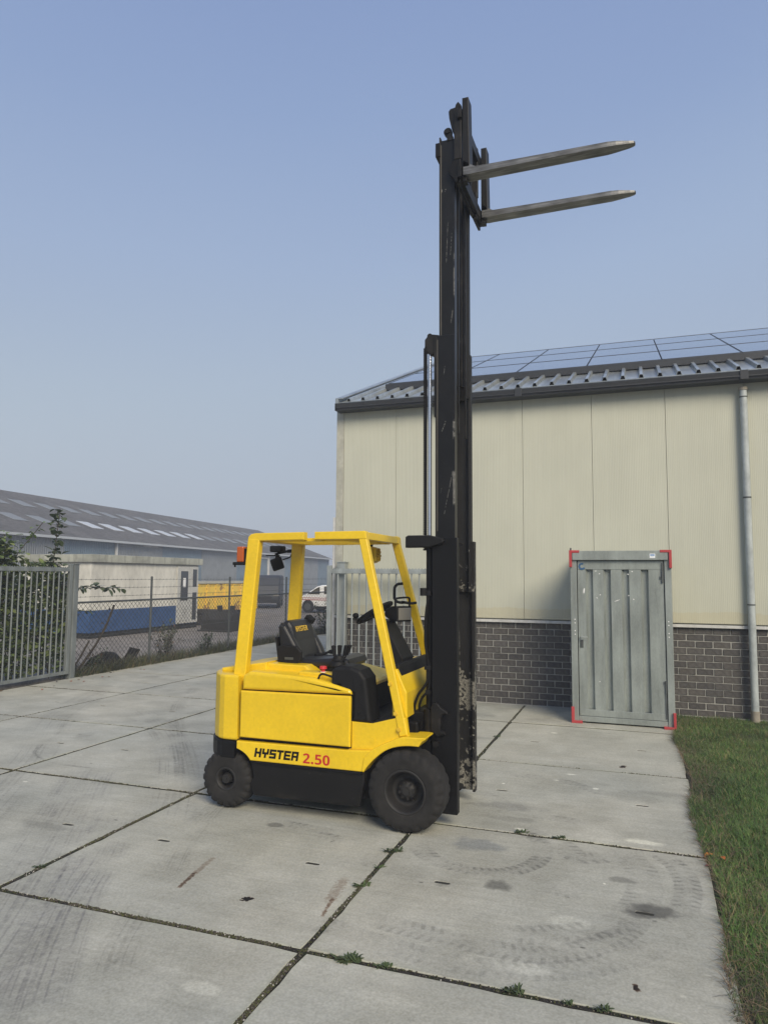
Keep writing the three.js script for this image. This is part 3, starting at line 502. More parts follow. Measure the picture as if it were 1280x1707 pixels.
  for (const [y, xx] of [[.82, 1.60], [1.03, 1.615]]) part('screw', cyl([xx, y, N + .014], [xx, y, N + .03], .008, 10), mat.black, con);
  const boot = part('lever_boot', [cyl([1.37, 1.145, 3.87], [1.37, 1.185, 3.87], .06, 16, .046), cyl([1.372, 1.185, 3.87], [1.372, 1.198, 3.87], .056, 16), cyl([1.372, 1.198, 3.87], [1.374, 1.225, 3.87], .05, 16, .036)], mat.plastic, con);
  for (const [x0, x1, v] of [[1.36, 1.345, 3.83], [1.375, 1.38, 3.87], [1.395, 1.425, 3.90], [1.40, 1.44, 3.93]]) part('lever', [cyl([x0, 1.2, v], [lerp(x0, x1, .5), 1.25, v], .006, 8), cyl([lerp(x0, x1, .35), 1.225, v], [x1, 1.30, v], .0125, 12, .019), ball([x1, 1.30, v], .019, 1, .35, 1, 12)], mat.plastic, con);
  const btn = part('emergency_button', [cyl([1.245, 1.092, 3.86], [1.245, 1.118, 3.86], .016, 14), cyl([1.245, 1.118, 3.86], [1.245, 1.138, 3.86], .03, 20, .027)], mat.red, fl); part('button_base', cyl([1.245, 1.085, 3.86], [1.245, 1.096, 3.86], .022, 14), mat.whiteBits, btn);
  // seat
  const seat = new THREE.Group(); seat.name = 'seat'; fl.add(seat); origin.set(seat, origin.get(fl));
  const prof = [[.80, 1.10], [.765, 1.25], [.745, 1.38], [.748, 1.445], [.775, 1.468], [.82, 1.462], [.85, 1.42], [.885, 1.30], [.925, 1.18], [.935, 1.11]];
  part('backrest', [prism(prof, 4.085, 4.50, .035, 5)], mat.vinyl, seat);
  part('bolster', [prism([[.79, 1.12], [.755, 1.28], [.74, 1.42], [.765, 1.452], [.81, 1.43], [.88, 1.32], [.93, 1.24], [.965, 1.17], [.965, 1.12]], 4.035, 4.12, .03, 5)], mat.vinyl, seat);
  part('bolster', [prism([[.79, 1.12], [.755, 1.28], [.74, 1.42], [.765, 1.452], [.81, 1.43], [.88, 1.32], [.93, 1.24], [.965, 1.17], [.965, 1.12]], 4.46, 4.545, .03, 5)], mat.vinyl, seat);
  part('seat_back_shell', [prism([[.785, 1.10], [.735, 1.33], [.72, 1.335], [.76, 1.09]], 4.03, 4.54, .006)], mat.plastic, seat);
  part('side_pod', [prism([[.76, 1.13], [.745, 1.255], [.80, 1.275], [.93, 1.268], [.975, 1.22], [.97, 1.15], [.93, 1.115]], 4.015, 4.05, .012, 3)], mat.plastic, seat);
  part('head_pad', [bar([.79, 1.48, 4.49], [.85, 1.435, 4.49], .06, .09, .012)], mat.plastic, seat);
  part('cushion', [prism([[.88, 1.10], [.88, 1.165], [1.05, 1.158], [1.30, 1.185], [1.365, 1.172], [1.38, 1.13], [1.35, 1.10]], 4.06, 4.50, .03, 5)], mat.vinyl, seat);
  part('suspension', [box(.80, 1.25, 1.07, 1.115, 4.08, 4.48, .01), tube([[.78, 1.15, 4.03], [.84, 1.13, 4.02], [.92, 1.10, 4.02], [1.0, 1.105, 4.03]], .01), box(.83, .87, 1.105, 1.12, 4.0, 4.03)], mat.plastic, seat);
  part('seat_tag', [box(.828, .905, 1.155, 1.175, 4.008, 4.013)], mat.galvDark, seat); part('belt_buckle', [box(.835, .855, 1.096, 1.11, 4.0, 4.01), box(1.02, 1.07, 1.165, 1.2, 4.46, 4.52, .008)], mat.plastic, seat);
  part('belt', [tube([[1.04, 1.19, 4.5], [1.0, 1.17, 4.42], [.97, 1.165, 4.3]], .012, 12, 6)], mat.plastic, seat);
  {
    const font = await new FontLoader().loadAsync('fonts/droid/droid_sans_bold.typeface.json');
    const tg = new TextGeometry('HYSTER', { font, size: .046, depth: .001, curveSegments: 3, bevelEnabled: false }); tg.computeBoundingBox(); tg.translate(-tg.boundingBox.max.x / 2, 0, 0);
    tg.rotateX(-.30); tg.rotateY(Math.PI / 2); tg.translate(.8665, 1.375, -4.25); part('seat_lettering', fin(tg), M({ color: col(.75, .5, .06), roughness: .6 }), seat);
  }
  // dash, steering, cowl
  const dash = part('dashboard', [prism([[1.60, 1.485], [1.65, 1.482], [1.815, 1.19], [1.815, .82], [1.72, .80], [1.68, 1.08]], 4.14, 4.42, .012, 3)], mat.plastic, fl);
  const cw1 = []; cw1.push(prismX([[3.80, .83], [3.80, 1.145], [4.76, 1.145], [4.76, .83]], 1.872, 1.935, .012));
  part('front_cowl', [prism([[1.84, .80], [1.842, 1.15], [1.875, 1.15], [1.955, .98], [1.96, .80]], 3.80, mir(3.80), .012, 3)], mat.yellow, fl);
  part('cowl_trim', [prism([[1.81, 1.06], [1.812, 1.168], [1.875, 1.18], [1.885, 1.16], [1.905, 1.075]], 3.84, mir(3.775), .012, 3)], mat.plastic, fl);
  part('inner_panel', [prism([[1.73, 1.145], [1.84, 1.145], [1.86, .98], [1.74, .95]], 4.5, mir(3.8), .008)], mat.yellow, fl);
  const ax = new THREE.Vector3(-.53, .85, 0); const sw = new THREE.TorusGeometry(.162, .0135, 10, 40); sw.applyQuaternion(new THREE.Quaternion().setFromUnitVectors(new THREE.Vector3(0, 0, 1), ax)); sw.translate(1.525, 1.545, -4.26);
  const wheel = part('steering_wheel', [fin(sw), bar([1.40, 1.468, 4.26], [1.65, 1.622, 4.26], .03, .014, .004), bar([1.525, 1.54, 4.26], [1.525, 1.545, 4.41], .03, .014, .004), ball([1.525, 1.54, 4.26], .04, 1, .7, 1)], mat.plastic, fl);
  part('spinner_knob', [cyl([1.395, 1.465, 4.22], [1.375, 1.505, 4.22], .012, 10), ball([1.372, 1.518, 4.22], .027, 1, .9, 1)], mat.plastic, wheel);
  part('steering_column', [cyl([1.53, 1.535, 4.26], [1.66, 1.40, 4.26], .032, 14)], mat.plastic, fl);
  const lampTurn = g => { g.translate(-1.72, 0, 4.28); g.rotateY(-.55); g.translate(1.735, 0, -4.30); return g; };
  const hl = part('work_light', lampTurn(mg([prism([[1.60, 1.52], [1.62, 1.575], [1.70, 1.602], [1.775, 1.602], [1.775, 1.478], [1.70, 1.478]], 4.20, 4.36, .012, 3), tube([[1.75, 1.6, 4.205], [1.75, 1.665, 4.21], [1.75, 1.67, 4.35], [1.75, 1.6, 4.355]], .009, 20, 6), tube([[1.66, 1.50, 4.28], [1.61, 1.47, 4.28], [1.60, 1.44, 4.28]], .022, 10, 8)])), mat.plastic, fl);
  part('lens', lampTurn(prismX([[4.214, 1.490], [4.214, 1.590], [4.346, 1.590], [4.346, 1.490]], 1.770, 1.785, .004)), mat.glassLamp, hl);
  part('grab_handle', [tube([[1.66, 1.785, 4.60], [1.62, 1.78, 4.58], [1.595, 1.75, 4.57], [1.60, 1.66, 4.55], [1.64, 1.63, 4.5], [1.70, 1.625, 4.45], [1.73, 1.63, 4.4]], .0125, 40, 8), tube([[1.70, 1.63, 4.45], [1.74, 1.615, 4.60], [1.76, 1.618, 4.66]], .012, 12, 8)], mat.plastic, fl);
  // overhead guard
  const gd = new THREE.Group(); gd.name = 'overhead_guard'; fl.add(gd); origin.set(gd, origin.get(fl));
  for (const s of [0, 1]) {
    const vv = v => s ? mir(v) : v;
    const rearP = part('rear_post', [bar([.525, .99, vv(3.83)], [.604, 2.15, vv(3.88)], .113, .075, .012)], mat.yellow, gd);
    part('front_post', [bar([1.952, .675, vv(3.765)], [1.565, 2.16, vv(3.88)], .068, .06, .010)], mat.yellow, gd);
    const rl = [[.548, 2.132], [.552, 2.165], [.575, 2.188], [.615, 2.196], [1.062, 2.200], [1.062, 2.138]];
    part('top_rail', [prism(rl, s ? vv(3.92) : 3.845, s ? vv(3.845) : 3.92, .006, 2)], mat.yellow, gd);
    part('top_rail', [prism([[1.158, 2.138], [1.158, 2.200], [1.585, 2.203], [1.600, 2.19], [1.606, 2.138]], s ? vv(3.92) : 3.845, s ? vv(3.845) : 3.92, .006, 2)], mat.yellow, gd);
    part('rail_link', [box(1.03, 1.19, 2.128, 2.15, Math.min(vv(3.93), vv(3.96)), Math.max(vv(3.93), vv(3.96)))], mat.yellow, gd);
    if (!s) for (const [x, y] of [[1.855, 1.045], [1.905, .835], [1.934, .722]]) part('bolt', [cyl([x - .018, y, 3.722 + (y - .7) * .08], [x - .018, y, 3.738 + (y - .7) * .08], .013, 6), cyl([x - .018, y, 3.730 + (y - .7) * .08], [x - .018, y, 3.745 + (y - .7) * .08], .017, 14)], mat.yellowDull, gd);
  }
  part('rear_crossbar', [box(.545, .62, 2.135, 2.19, 3.92, mir(3.92), .006)], mat.yellow, gd); part('front_crossbar', [box(1.54, 1.60, 2.135, 2.195, 3.92, mir(3.92), .006)], mat.yellow, gd);
  part('roof_plate', [box(.60, .80, 2.158, 2.166, 3.92, mir(3.92)), box(1.40, 1.55, 2.158, 2.166, 3.92, mir(3.92))], mat.yellowDull, gd);
  for (let k = 0; k < 9; k++) { const v = 3.97 + k * .078; part('roof_slat', box(.62, 1.54, 2.128, 2.156, v - .008, v + .008, .003), mat.yellow, gd); }
  // beacon on the rear post, covered lamp, rear lamps
  const bc = part('beacon', [box(.44, .508, 1.955, 2.088, 3.85, 3.92, .012, 2)], mat.amber, fl, 'orange amber beacon lens'); part('beacon_base', [box(.418, .53, 1.932, 1.957, 3.83, 3.925, .004), box(.50, .56, 1.94, 2.07, 3.86, 3.90), cyl([.43, 1.915, 3.85], [.43, 1.935, 3.85], .008, 8)], mat.plastic, bc);
  part('beacon_reflector', [cyl([.465, 1.96, 3.878], [.465, 2.06, 3.878], .024, 12)], mat.yellowDull, bc);
  const cl = part('covered_lamp', [box(1.30, 1.40, 1.965, 2.11, 4.56, 4.72, .03, 3), box(1.39, 1.415, 1.98, 2.10, 4.575, 4.705, .01)], mat.yellow, fl, 'lamp wrapped in crumpled yellow cover');
  const wr = []; for (let k = 0; k < 9; k++) { const a = k / 9 * Math.PI * 2 + .3; wr.push(tube([[1.418, 2.038 + .008 * Math.sin(a), 4.64 + .01 * Math.cos(a)], [1.424, 2.038 + .035 * Math.sin(a + .3), 4.64 + .035 * Math.cos(a + .3)], [1.415, 2.038 + .06 * Math.sin(a + .2), 4.64 + .064 * Math.cos(a + .2)]], .006, 10, 5)); } part('crease', wr, mat.yellowDull, cl);
  part('lamp_bracket', [box(1.33, 1.36, 2.10, 2.15, 4.62, 4.65)], mat.plastic, cl);
  const rl1 = part('rear_lamp', [box(.36, .485, 2.065, 2.125, 4.56, 4.66, .014, 2), tube([[.50, 2.075, 4.66], [.44, 2.06, 4.62], [.40, 2.04, 4.6]], .012, 12, 6), box(.33, .43, 2.03, 2.04, 4.55, 4.64), cyl([.50, 2.075, 4.66], [.58, 2.08, 4.67], .016, 10), tube([[.56, 2.08, 4.66], [.53, 2.02, 4.65], [.47, 1.995, 4.62]], .006, 14, 6)], mat.plastic, fl);
  const g2 = new RoundedBoxGeometry(.11, .115, .075, 2, .016); g2.rotateZ(.35); g2.rotateY(.5); g2.translate(.425, 1.955, -4.6); part('rear_lamp', [fin(g2), cyl([.425, 2.0, 4.6], [.425, 2.04, 4.6], .02, 10)], mat.plastic, fl);
  // wheels
  const wheelAt = (cx, R, v0, v1, rim, lugs, out, hubR, nb, tag) => {
    const W = v1 - v0, prof = []; const q = (r, z) => prof.push(new THREE.Vector2(r, z));
    q(rim, -W / 2 + .03); q(rim + .006, -W / 2 + .008); q(rim + .02, -W / 2 + .004); q((rim + R) / 2, -W / 2 - .004); q(R - .05, -W / 2); q(R - .03, -W / 2 + .004); q(R - .012, -W / 2 + .014); q(R - .002, -W / 2 + .032); q(R, -W / 2 + .06); q(R, 0);
    const n0 = prof.length; for (let k = n0 - 2; k >= 0; k--) q(prof[k].x, -prof[k].y);
    const SEG = lugs * 6, g = new THREE.LatheGeometry(prof, SEG), p = g.attributes.position;
    for (let i = 0; i < p.count; i++) { const x = p.getX(i), y = p.getY(i), z = p.getZ(i), r = Math.hypot(x, z); if (r < R - .034 || Math.abs(y) < W * .12) continue; const s = Math.floor(i / prof.length) + (y > 0 ? 3 : 0), ph = s % 6; const cut = ph < 2 ? (nb ? .006 : .009) : 0; const f = (r - cut * sstep(R - .034, R - .02, r)) / r; p.setX(i, x * f); p.setZ(i, z * f); if (cut && Math.abs(y) > W * .4) p.setY(i, y - Math.sign(y) * .007); }
    g.computeVertexNormals(); g.rotateX(Math.PI / 2); g.translate(cx, R, -(v0 + v1) / 2);
    const wg = new THREE.Group(); wg.name = 'wheel'; fl.add(wg); origin.set(wg, origin.get(fl)); if (tag) wg.userData.label = tag;
    const ty = part('tyre', fin(g), mat.rubber, wg);
    const of = out < 0 ? v0 : v1, dir = out < 0 ? 1 : -1, vv = d => of + dir * d;
    const rp = []; const r2 = (r, d) => rp.push(new THREE.Vector2(r, d)); r2(rim + .012, .008); r2(rim + .004, .002); r2(rim - .008, .006); r2(rim - .016, .03); r2(rim - .03, .075); r2(rim - .034, .10); r2(hubR + .02, .105); r2(hubR, .09); r2(hubR - .003, .07 - (nb ? .01 : .035)); r2(hubR * .55, .055 - (nb ? .008 : .04)); r2(.001, .052 - (nb ? .008 : .04));
    const rg = new THREE.LatheGeometry(rp, 48); rg.rotateX(-Math.PI / 2); if (dir > 0) { } else rg.rotateX(Math.PI); rg.translate(cx, R, -of);
    part('rim', fin(rg), mat.rim, wg);
    const nuts = []; for (let k = 0; k < nb; k++) { const a = k / nb * Math.PI * 2 + .2, r = hubR * .78; nuts.push(cyl([cx + r * Math.cos(a), R + r * Math.sin(a), vv(.066)], [cx + r * Math.cos(a), R + r * Math.sin(a), vv(.044)], .010, 6)); const b = a + .3, r3 = hubR + .014; if (k % 2 === 0) nuts.push(cyl([cx + r3 * Math.cos(b), R + r3 * Math.sin(b), vv(.104)], [cx + r3 * Math.cos(b), R + r3 * Math.sin(b), vv(.085)], .009, 6)); }
    if (nb) { nuts.push(cyl([cx, R, vv(.06)], [cx, R, vv(.036)], .03, 20, .026)); part('hub', nuts, mat.rim, wg); } else part('hub', [cyl([cx, R, vv(.03)], [cx, R, vv(.006)], .04, 20, .034), cyl([cx, R, vv(.01)], [cx, R, vv(.0)], .014, 12)], mat.rim, wg);
  };
  wheelAt(1.975, .290, 3.69, 3.925, .150, 22, -1, .068, 8, 'large front drive wheel with deep black rim'); wheelAt(1.975, .290, mir(3.925), mir(3.69), .150, 22, 1, .068, 8);
  wheelAt(.462, .226, 3.735, 3.905, .082, 20, -1, .047, 0, 'small rear steering wheel'); wheelAt(.462, .226, mir(3.905), mir(3.735), .082, 20, 1, .047, 0);
  // mast
  const ms = new THREE.Group(); ms.name = 'mast'; fl.add(ms); origin.set(ms, origin.get(fl));
  const rail = (name, x0, x1, v0, d, y0, y1, t, m1) => {
    const out = [];
    for (const s of [0, 1]) { const A = [[x0, v0], [x1, v0], [x1, v0 + d], [x1 - t * 1.3, v0 + d], [x1 - t, v0 + t], [x0 + t, v0 + t], [x0 + t * 1.3, v0 + d], [x0, v0 + d]].map(([x, v]) => [x, s ? mir(v) : v]); part(name, prismY(s ? A.reverse() : A, y0, y1, .003, 1), s ? mat.grease : m1, ms); }
  };
  rail('outer_rail', 2.112, 2.305, 3.94, .07, .095, 2.145, .016, mat.black);
  rail('middle_rail', 2.140, 2.284, 3.972, .07, 1.72, 3.755, .015, mat.mastRail);
  rail('inner_rail', 2.162, 2.277, 4.004, .07, 3.36, 5.40, .014, mat.mastRail);
  part('rail_stiffener', [box(2.128, 2.140, 2.15, 3.74, 3.968, 4.03, .003), box(2.15, 2.162, 3.74, 5.43, 4.0, 4.06, .003), box(2.118, 2.13, 3.1, 3.75, 3.966, 4.0)], mat.mast, ms);
  part('wear_strip', [box(2.1645, 2.168, 3.76, 5.36, 4.0015, 4.006), box(2.143, 2.1465, 2.2, 3.72, 3.9695, 3.974)], M({ color: col(.30, .27, .22), roughness: .5, metalness: .5, map: rep(tBlotch, 6, .5) }), ms);
  const tie = (x0, x1, y0, y1) => part('cross_tie', [box(x0, x1, y0, y1, 3.99, mir(3.99), .006)], mat.black, ms);
  tie(2.06, 2.112, 2.02, 2.14); tie(2.06, 2.112, .14, .34); tie(2.09, 2.14, 3.62, 3.75); tie(2.10, 2.14, 1.76, 1.86); tie(2.12, 2.162, 5.26, 5.38); tie(2.12, 2.162, 3.40, 3.50); tie(2.06, 2.112, 1.0, 1.12);
  part('rail_top_guard', [prism([[1.905, 2.07], [1.905, 2.152], [1.925, 2.165], [2.10, 2.165], [2.20, 2.140], [2.215, 2.118], [2.20, 2.10], [2.10, 2.072]], 3.90, 3.99, .01, 2)], mat.plastic, ms); part('rail_top_guard', [prism([[1.985, 2.07], [1.985, 2.152], [2.10, 2.165], [2.20, 2.140], [2.215, 2.118], [2.10, 2.072]], mir(3.99), mir(3.90), .01, 2)], mat.plastic, ms);
  for (const s of [0, 1]) {
    const v = s ? mir(4.01) : 4.01;
    part('lift_cylinder', [cyl([2.078, .30, v], [2.078, 2.08, v], .033, 18)], mat.black, ms);
    part('piston_rod', [cyl([2.072, 2.08, v], [2.072, 3.68, v], .0155, 18)], mat.chrome, ms);
    part('rod_head', [prism([[2.035, 3.64], [2.035, 3.735], [2.06, 3.765], [2.10, 3.775], [2.15, 3.765], [2.15, 3.66], [2.10, 3.60]], v - .03, v + .03, .008), cyl([2.075, 3.765, v - .02], [2.075, 3.765, v + .02], .022, 12)], mat.mast, ms);
    part('upper_cylinder', [cyl([2.225, 3.45, s ? mir(4.10) : 4.10], [2.225, 5.2, s ? mir(4.10) : 4.10], .026, 14)], mat.mast, ms);
  }
  const links = []; for (let k = 0; k < 92; k++) { const y = 2.05 + k * .0176; links.push(box(2.028, 2.054, y, y + .0125, 3.975, 4.0)); } links.push(box(2.036, 2.052, 2.05, 3.68, 3.98, 3.995)); part('hose_carrier', links, mat.plastic, ms);
  part('lift_chain', [box(2.262, 2.276, 3.0, 5.2, 4.14, 4.165), box(2.262, 2.276, 3.0, 5.2, mir(4.165), mir(4.14))], mat.mast, ms);
  part('hydraulic_hose', [tube([[2.085, 1.75, 3.955], [2.06, 1.55, 3.95], [2.055, 1.35, 3.95], [2.075, 1.2, 3.955], [2.07, 1.05, 3.95], [2.0, .95, 3.95], [1.965, .86, 3.97], [1.96, .74, 4.0]], .011, 50, 8), tube([[2.09, 1.2, 3.96], [2.085, 1.0, 3.955], [2.03, .93, 3.96], [2.0, .86, 3.98], [2.0, .74, 4.02]], .010, 36, 8)], mat.black, ms);
  part('hose_clamp', [box(2.045, 2.10, 1.70, 1.74, 3.935, 4.0, .006), cyl([2.04, 1.70, 3.95], [2.04, 1.76, 3.95], .028, 12), box(2.05, 2.10, 1.14, 1.17, 3.935, 3.98, .004), box(2.06, 2.10, .96, .99, 3.935, 3.98)], mat.plastic, ms);
  part('mast_bracket', [cyl([2.085, .66, 3.985], [2.085, .845, 3.985], .052, 18), prism([[2.11, .70], [2.11, .87], [2.135, .905], [2.165, .90], [2.19, .87], [2.235, .845], [2.245, .825], [2.20, .82], [2.185, .79], [2.185, .70], [2.22, .70], [2.225, .675], [2.16, .655]], 3.905, 3.945, .008), cyl([2.15, .60, 3.90], [2.15, .60, 3.945], .022, 14)], mat.mast, ms);
  part('front_linkage', [box(1.93, 2.06, .66, .82, 3.97, 4.60, .015), cyl([1.96, .60, 3.99], [2.1, .66, 3.99], .03, 12), box(1.98, 2.03, .60, .75, 3.96, 4.0, .008), cyl([2.0, .72, 3.95], [2.0, .72, 3.98], .035, 12), cyl([2.05, .5, 3.98], [2.05, .5, 4.58], .05, 12)], mat.black, fl);
  part('sheave', [cyl([2.222, 5.465, 4.0], [2.222, 5.465, 4.035], .034, 20), cyl([2.222, 5.465, 3.99], [2.222, 5.465, 4.045], .017, 14), box(2.215, 2.26, 5.385, 5.44, 3.995, 4.05, .005)], mat.mast, ms); part('sheave', [cyl([2.222, 5.465, mir(4.035)], [2.222, 5.465, mir(4.0)], .034, 20), box(2.215, 2.26, 5.385, 5.44, mir(4.05), mir(3.995), .005)], mat.mast, ms);
  // carriage and forks
  const cg = new THREE.Group(); cg.name = 'carriage'; fl.add(cg); origin.set(cg, origin.get(fl));
  for (const s of [0, 1]) { const a = s ? mir(3.985) : 3.955, b = s ? mir(3.955) : 3.985; part('carriage_plate', [prism([[2.285, 5.19], [2.285, 5.60], [2.30, 5.655], [2.32, 5.675], [2.345, 5.64], [2.345, 5.19]], a, b, .004), prism([[2.24, 5.56], [2.235, 5.62], [2.25, 5.64], [2.29, 5.645], [2.29, 5.40], [2.265, 5.45]], a + .02, b + .03, .004)], mat.mast, cg); }
  part('fork_bar', [box(2.315, 2.35, 5.52, 5.60, 3.93, 4.80, .004), box(2.33, 2.345, 5.60, 5.625, 3.93, 4.80)], mat.mast, cg);
  part('fork_bar', [box(2.315, 2.35, 5.02, 5.12, 3.93, 4.80, .004), box(2.30, 2.32, 4.99, 5.04, 3.93, 4.80)], mat.black, cg);
  part('carriage_frame', [box(2.285, 2.315, 5.04, 5.6, 4.09, 4.13), box(2.285, 2.315, 5.04, 5.6, mir(4.13), mir(4.09)), prism([[2.24, 5.09], [2.24, 5.14], [2.30, 5.22], [2.34, 5.22], [2.34, 5.0], [2.31, 4.98]], 3.96, 4.02, .004), prism([[2.24, 5.09], [2.24, 5.14], [2.30, 5.22], [2.34, 5.22], [2.34, 5.0], [2.31, 4.98]], mir(4.02), mir(3.96), .004)], mat.black, cg);
  for (const v of [3.945, 4.665]) {
    const w = .12; 
    part('fork_shank', [prism([[2.355, 5.10], [2.355, 5.69], [2.405, 5.69], [2.415, 5.10]], v, v + w, .005), prism([[2.352, 5.0], [2.352, 5.07], [2.385, 5.07], [2.385, 5.0]], v + .02, v + w - .02, .003)], mat.mast, cg);
    // blade: thick heel, thin tapered tip
    const st = [[2.362, 5.042, 5.16, 0, w], [2.405, 5.038, 5.125, 0, w], [2.46, 5.040, 5.094, 0, w], [3.05, 5.048, 5.090, 0, w], [3.46, 5.052, 5.090, 0, w - .004], [3.52, 5.053, 5.086, .004, w - .014], [3.61, 5.054, 5.076, .016, w - .034], [3.645, 5.056, 5.073, .024, w - .046], [3.656, 5.058, 5.070, .034, w - .055]];
    const pos = []; const pt = (i, k) => { const [x, yb, yt, a, b] = st[i]; return [x, k < 2 ? yb : yt, v + (k === 0 || k === 3 ? a : b)]; }; const tri = (a, b, c) => pos.push(a, b, c);
    for (let i = 0; i < st.length - 1; i++) for (let k = 0; k < 4; k++) { const a = pt(i, k), b = pt(i + 1, k), c = pt(i + 1, (k + 1) % 4), e = pt(i, (k + 1) % 4); tri(a, c, b); tri(a, e, c); }
    tri(pt(0, 0), pt(0, 2), pt(0, 1)); tri(pt(0, 0), pt(0, 3), pt(0, 2)); const q = st.length - 1; tri(pt(q, 0), pt(q, 1), pt(q, 2)); tri(pt(q, 0), pt(q, 2), pt(q, 3));
    const g = new THREE.BufferGeometry(); g.setFromPoints(pos.map(P3)); g.computeVertexNormals(); part('fork_blade', uvM(g), mat.fork, cg);
  }
}
console.log('forklift done');

// ---------------------------------------------------------------- gates
function gate(name, label, pos, along, len, h, gm, group) {   // along: [dx, dv]; leaf with bars, rails, stile and saw-tooth top strip
  const t = thing(name, label, 'gate', pos, group); const [dx, dv] = along, at = (s, y, o = 0) => [pos[0] + dx * s - dv * o, y, pos[2] + dv * s + dx * o]; const up = new THREE.Vector3(0, 1, 0), side = new THREE.Vector3(-dv, 0, -dx);
  part('stile', bar(at(0, .08), at(0, h + .03), .075, .06, .006, side), gm, t); part('stile', bar(at(len, .08), at(len, h), .06, .06, .006, side), gm, t);
  part('top_rail', bar(at(.04, h - .07), at(len, h - .07), .055, .055, .004, up), gm, t); part('bottom_rail', bar(at(.04, .11), at(len, .11), .055, .055, .004, up), gm, t);
  const n = Math.floor((len - .1) / .122); for (let k = 1; k <= n; k++) { const s = k * .122 + .02; part('bar', cyl(at(s, .13), at(s, h - .09), .014, 8), gm, t); }
  const z = new THREE.Shape(); z.moveTo(0, 0); const m = Math.floor(len / .05); for (let k = 0; k < m; k++) { z.lineTo(k * .05, .012); z.lineTo(k * .05 + .025, .035); } z.lineTo(m * .05, 0); z.closePath();
  const g = new THREE.ExtrudeGeometry(z, { depth: .004, bevelEnabled: false }); g.applyMatrix4(new THREE.Matrix4().makeBasis(new THREE.Vector3(dx, 0, -dv), up, new THREE.Vector3(dv, 0, dx))); g.translate(pos[0], h - .045, -pos[2]); part('saw_tooth_strip', fin(g), gm, t);
  return t;
}
gate('bar_gate', 'open grey steel bar gate at left with ivy growing behind it', [-6, 0, 8.86], [0, -1], 2.6, 1.99, mat.galvWorn);
gate('bar_gate', 'grey steel bar gate folded back along the warehouse wall behind the forklift', [-1.02, 0, 9.06], [1, 0], 2.15, 1.985, mat.galvPost);
{ const g = solo('gate_post', [box(-6.06, -5.95, -.1, 2.02, 8.91, 9.02, .006), box(-6.07, -5.94, 2.02, 2.035, 8.90, 9.03)], mat.galvWorn, 'square galvanised post at the end of the left gate', 'post');
  solo('gate_post', [box(-.93, -.79, -.1, 2.06, 9.13, 9.26, .006), box(-.94, -.78, 2.06, 2.075, 9.12, 9.27)], mat.galvPost, 'square galvanised post at the warehouse corner behind the right gate', 'post'); }

// ---------------------------------------------------------------- chain link fence along x = -6
{
  const t = thing('chain_link_fence', 'dark chain link fence with three barbed wires beside the concrete', 'fence', [-6.02, 0, 16]); const X = -6.02, V0 = 9.06, V1 = 26.5;
  for (let v = 11.17; v < V1; v += 3.04) part('post', [cyl([X, -.1, v], [X, 1.79, v], .024, 10), ball([X, 1.79, v], .026)], mat.galvDark, t);
  part('top_rail', cyl([X, 1.33, V0], [X, 1.33, V1], .019, 10), mat.galvDark, t);
  for (const y of [1.43, 1.59, 1.75]) { const b = [cyl([X + .026, y, V0], [X + .026, y, V1], .0032, 4)]; for (let v = V0 + .06; v < V1; v += .12) b.push(bar([X + .026, y - .015, v], [X + .026, y + .015, v + .01], .004, .004)); part('barbed_wire', b, mat.galvDark, t); }
  part('tension_wire', [cyl([X + .004, .7, V0], [X + .004, .7, V1], .003, 4), cyl([X + .004, .08, V0], [X + .004, .08, V1], .003, 4)], mat.galvDark, t);
  const W = .058, Hm = 1.31, pos = []; const seg = (y0, v0, y1, v1, x) => { const r = .0038, A = [x, y0, v0], B = [x, y1, v1]; const dy = y1 - y0, dv = v1 - v0, l = Math.hypot(dy, dv), ny = -dv / l * r, nv = dy / l * r; const q = [[x + r, 0, 0], [x - r * .5, ny, nv], [x - r * .5, -ny, -nv]]; for (let k = 0; k < 3; k++) { const a = q[k], b = q[(k + 1) % 3]; pos.push([a[0], y0 + a[1], v0 + a[2]], [b[0], y0 + b[1], v0 + b[2]], [b[0], y1 + b[1], v1 + b[2]], [a[0], y0 + a[1], v0 + a[2]], [b[0], y1 + b[1], v1 + b[2]], [a[0], y1 + a[1], v1 + a[2]]); } };
  const rowsN = Math.floor(Hm / (W * .95)); for (let k = 0, v = V0; v < V1; v += W, k++) for (let j = 0; j < rowsN; j++) { const y = .05 + j * W * .95, f = (j + k) % 2; seg(y, v + (f ? W : 0) * .98, y + W * .95, v + (f ? 0 : W) * .98, X + (f ? .002 : -.002)); }
  const g = new THREE.BufferGeometry(); g.setFromPoints(pos.map(P3)); g.computeVertexNormals(); part('mesh_fabric', uvM(g), M({ color: col(.035, .036, .036), roughness: .7 }), t);
}

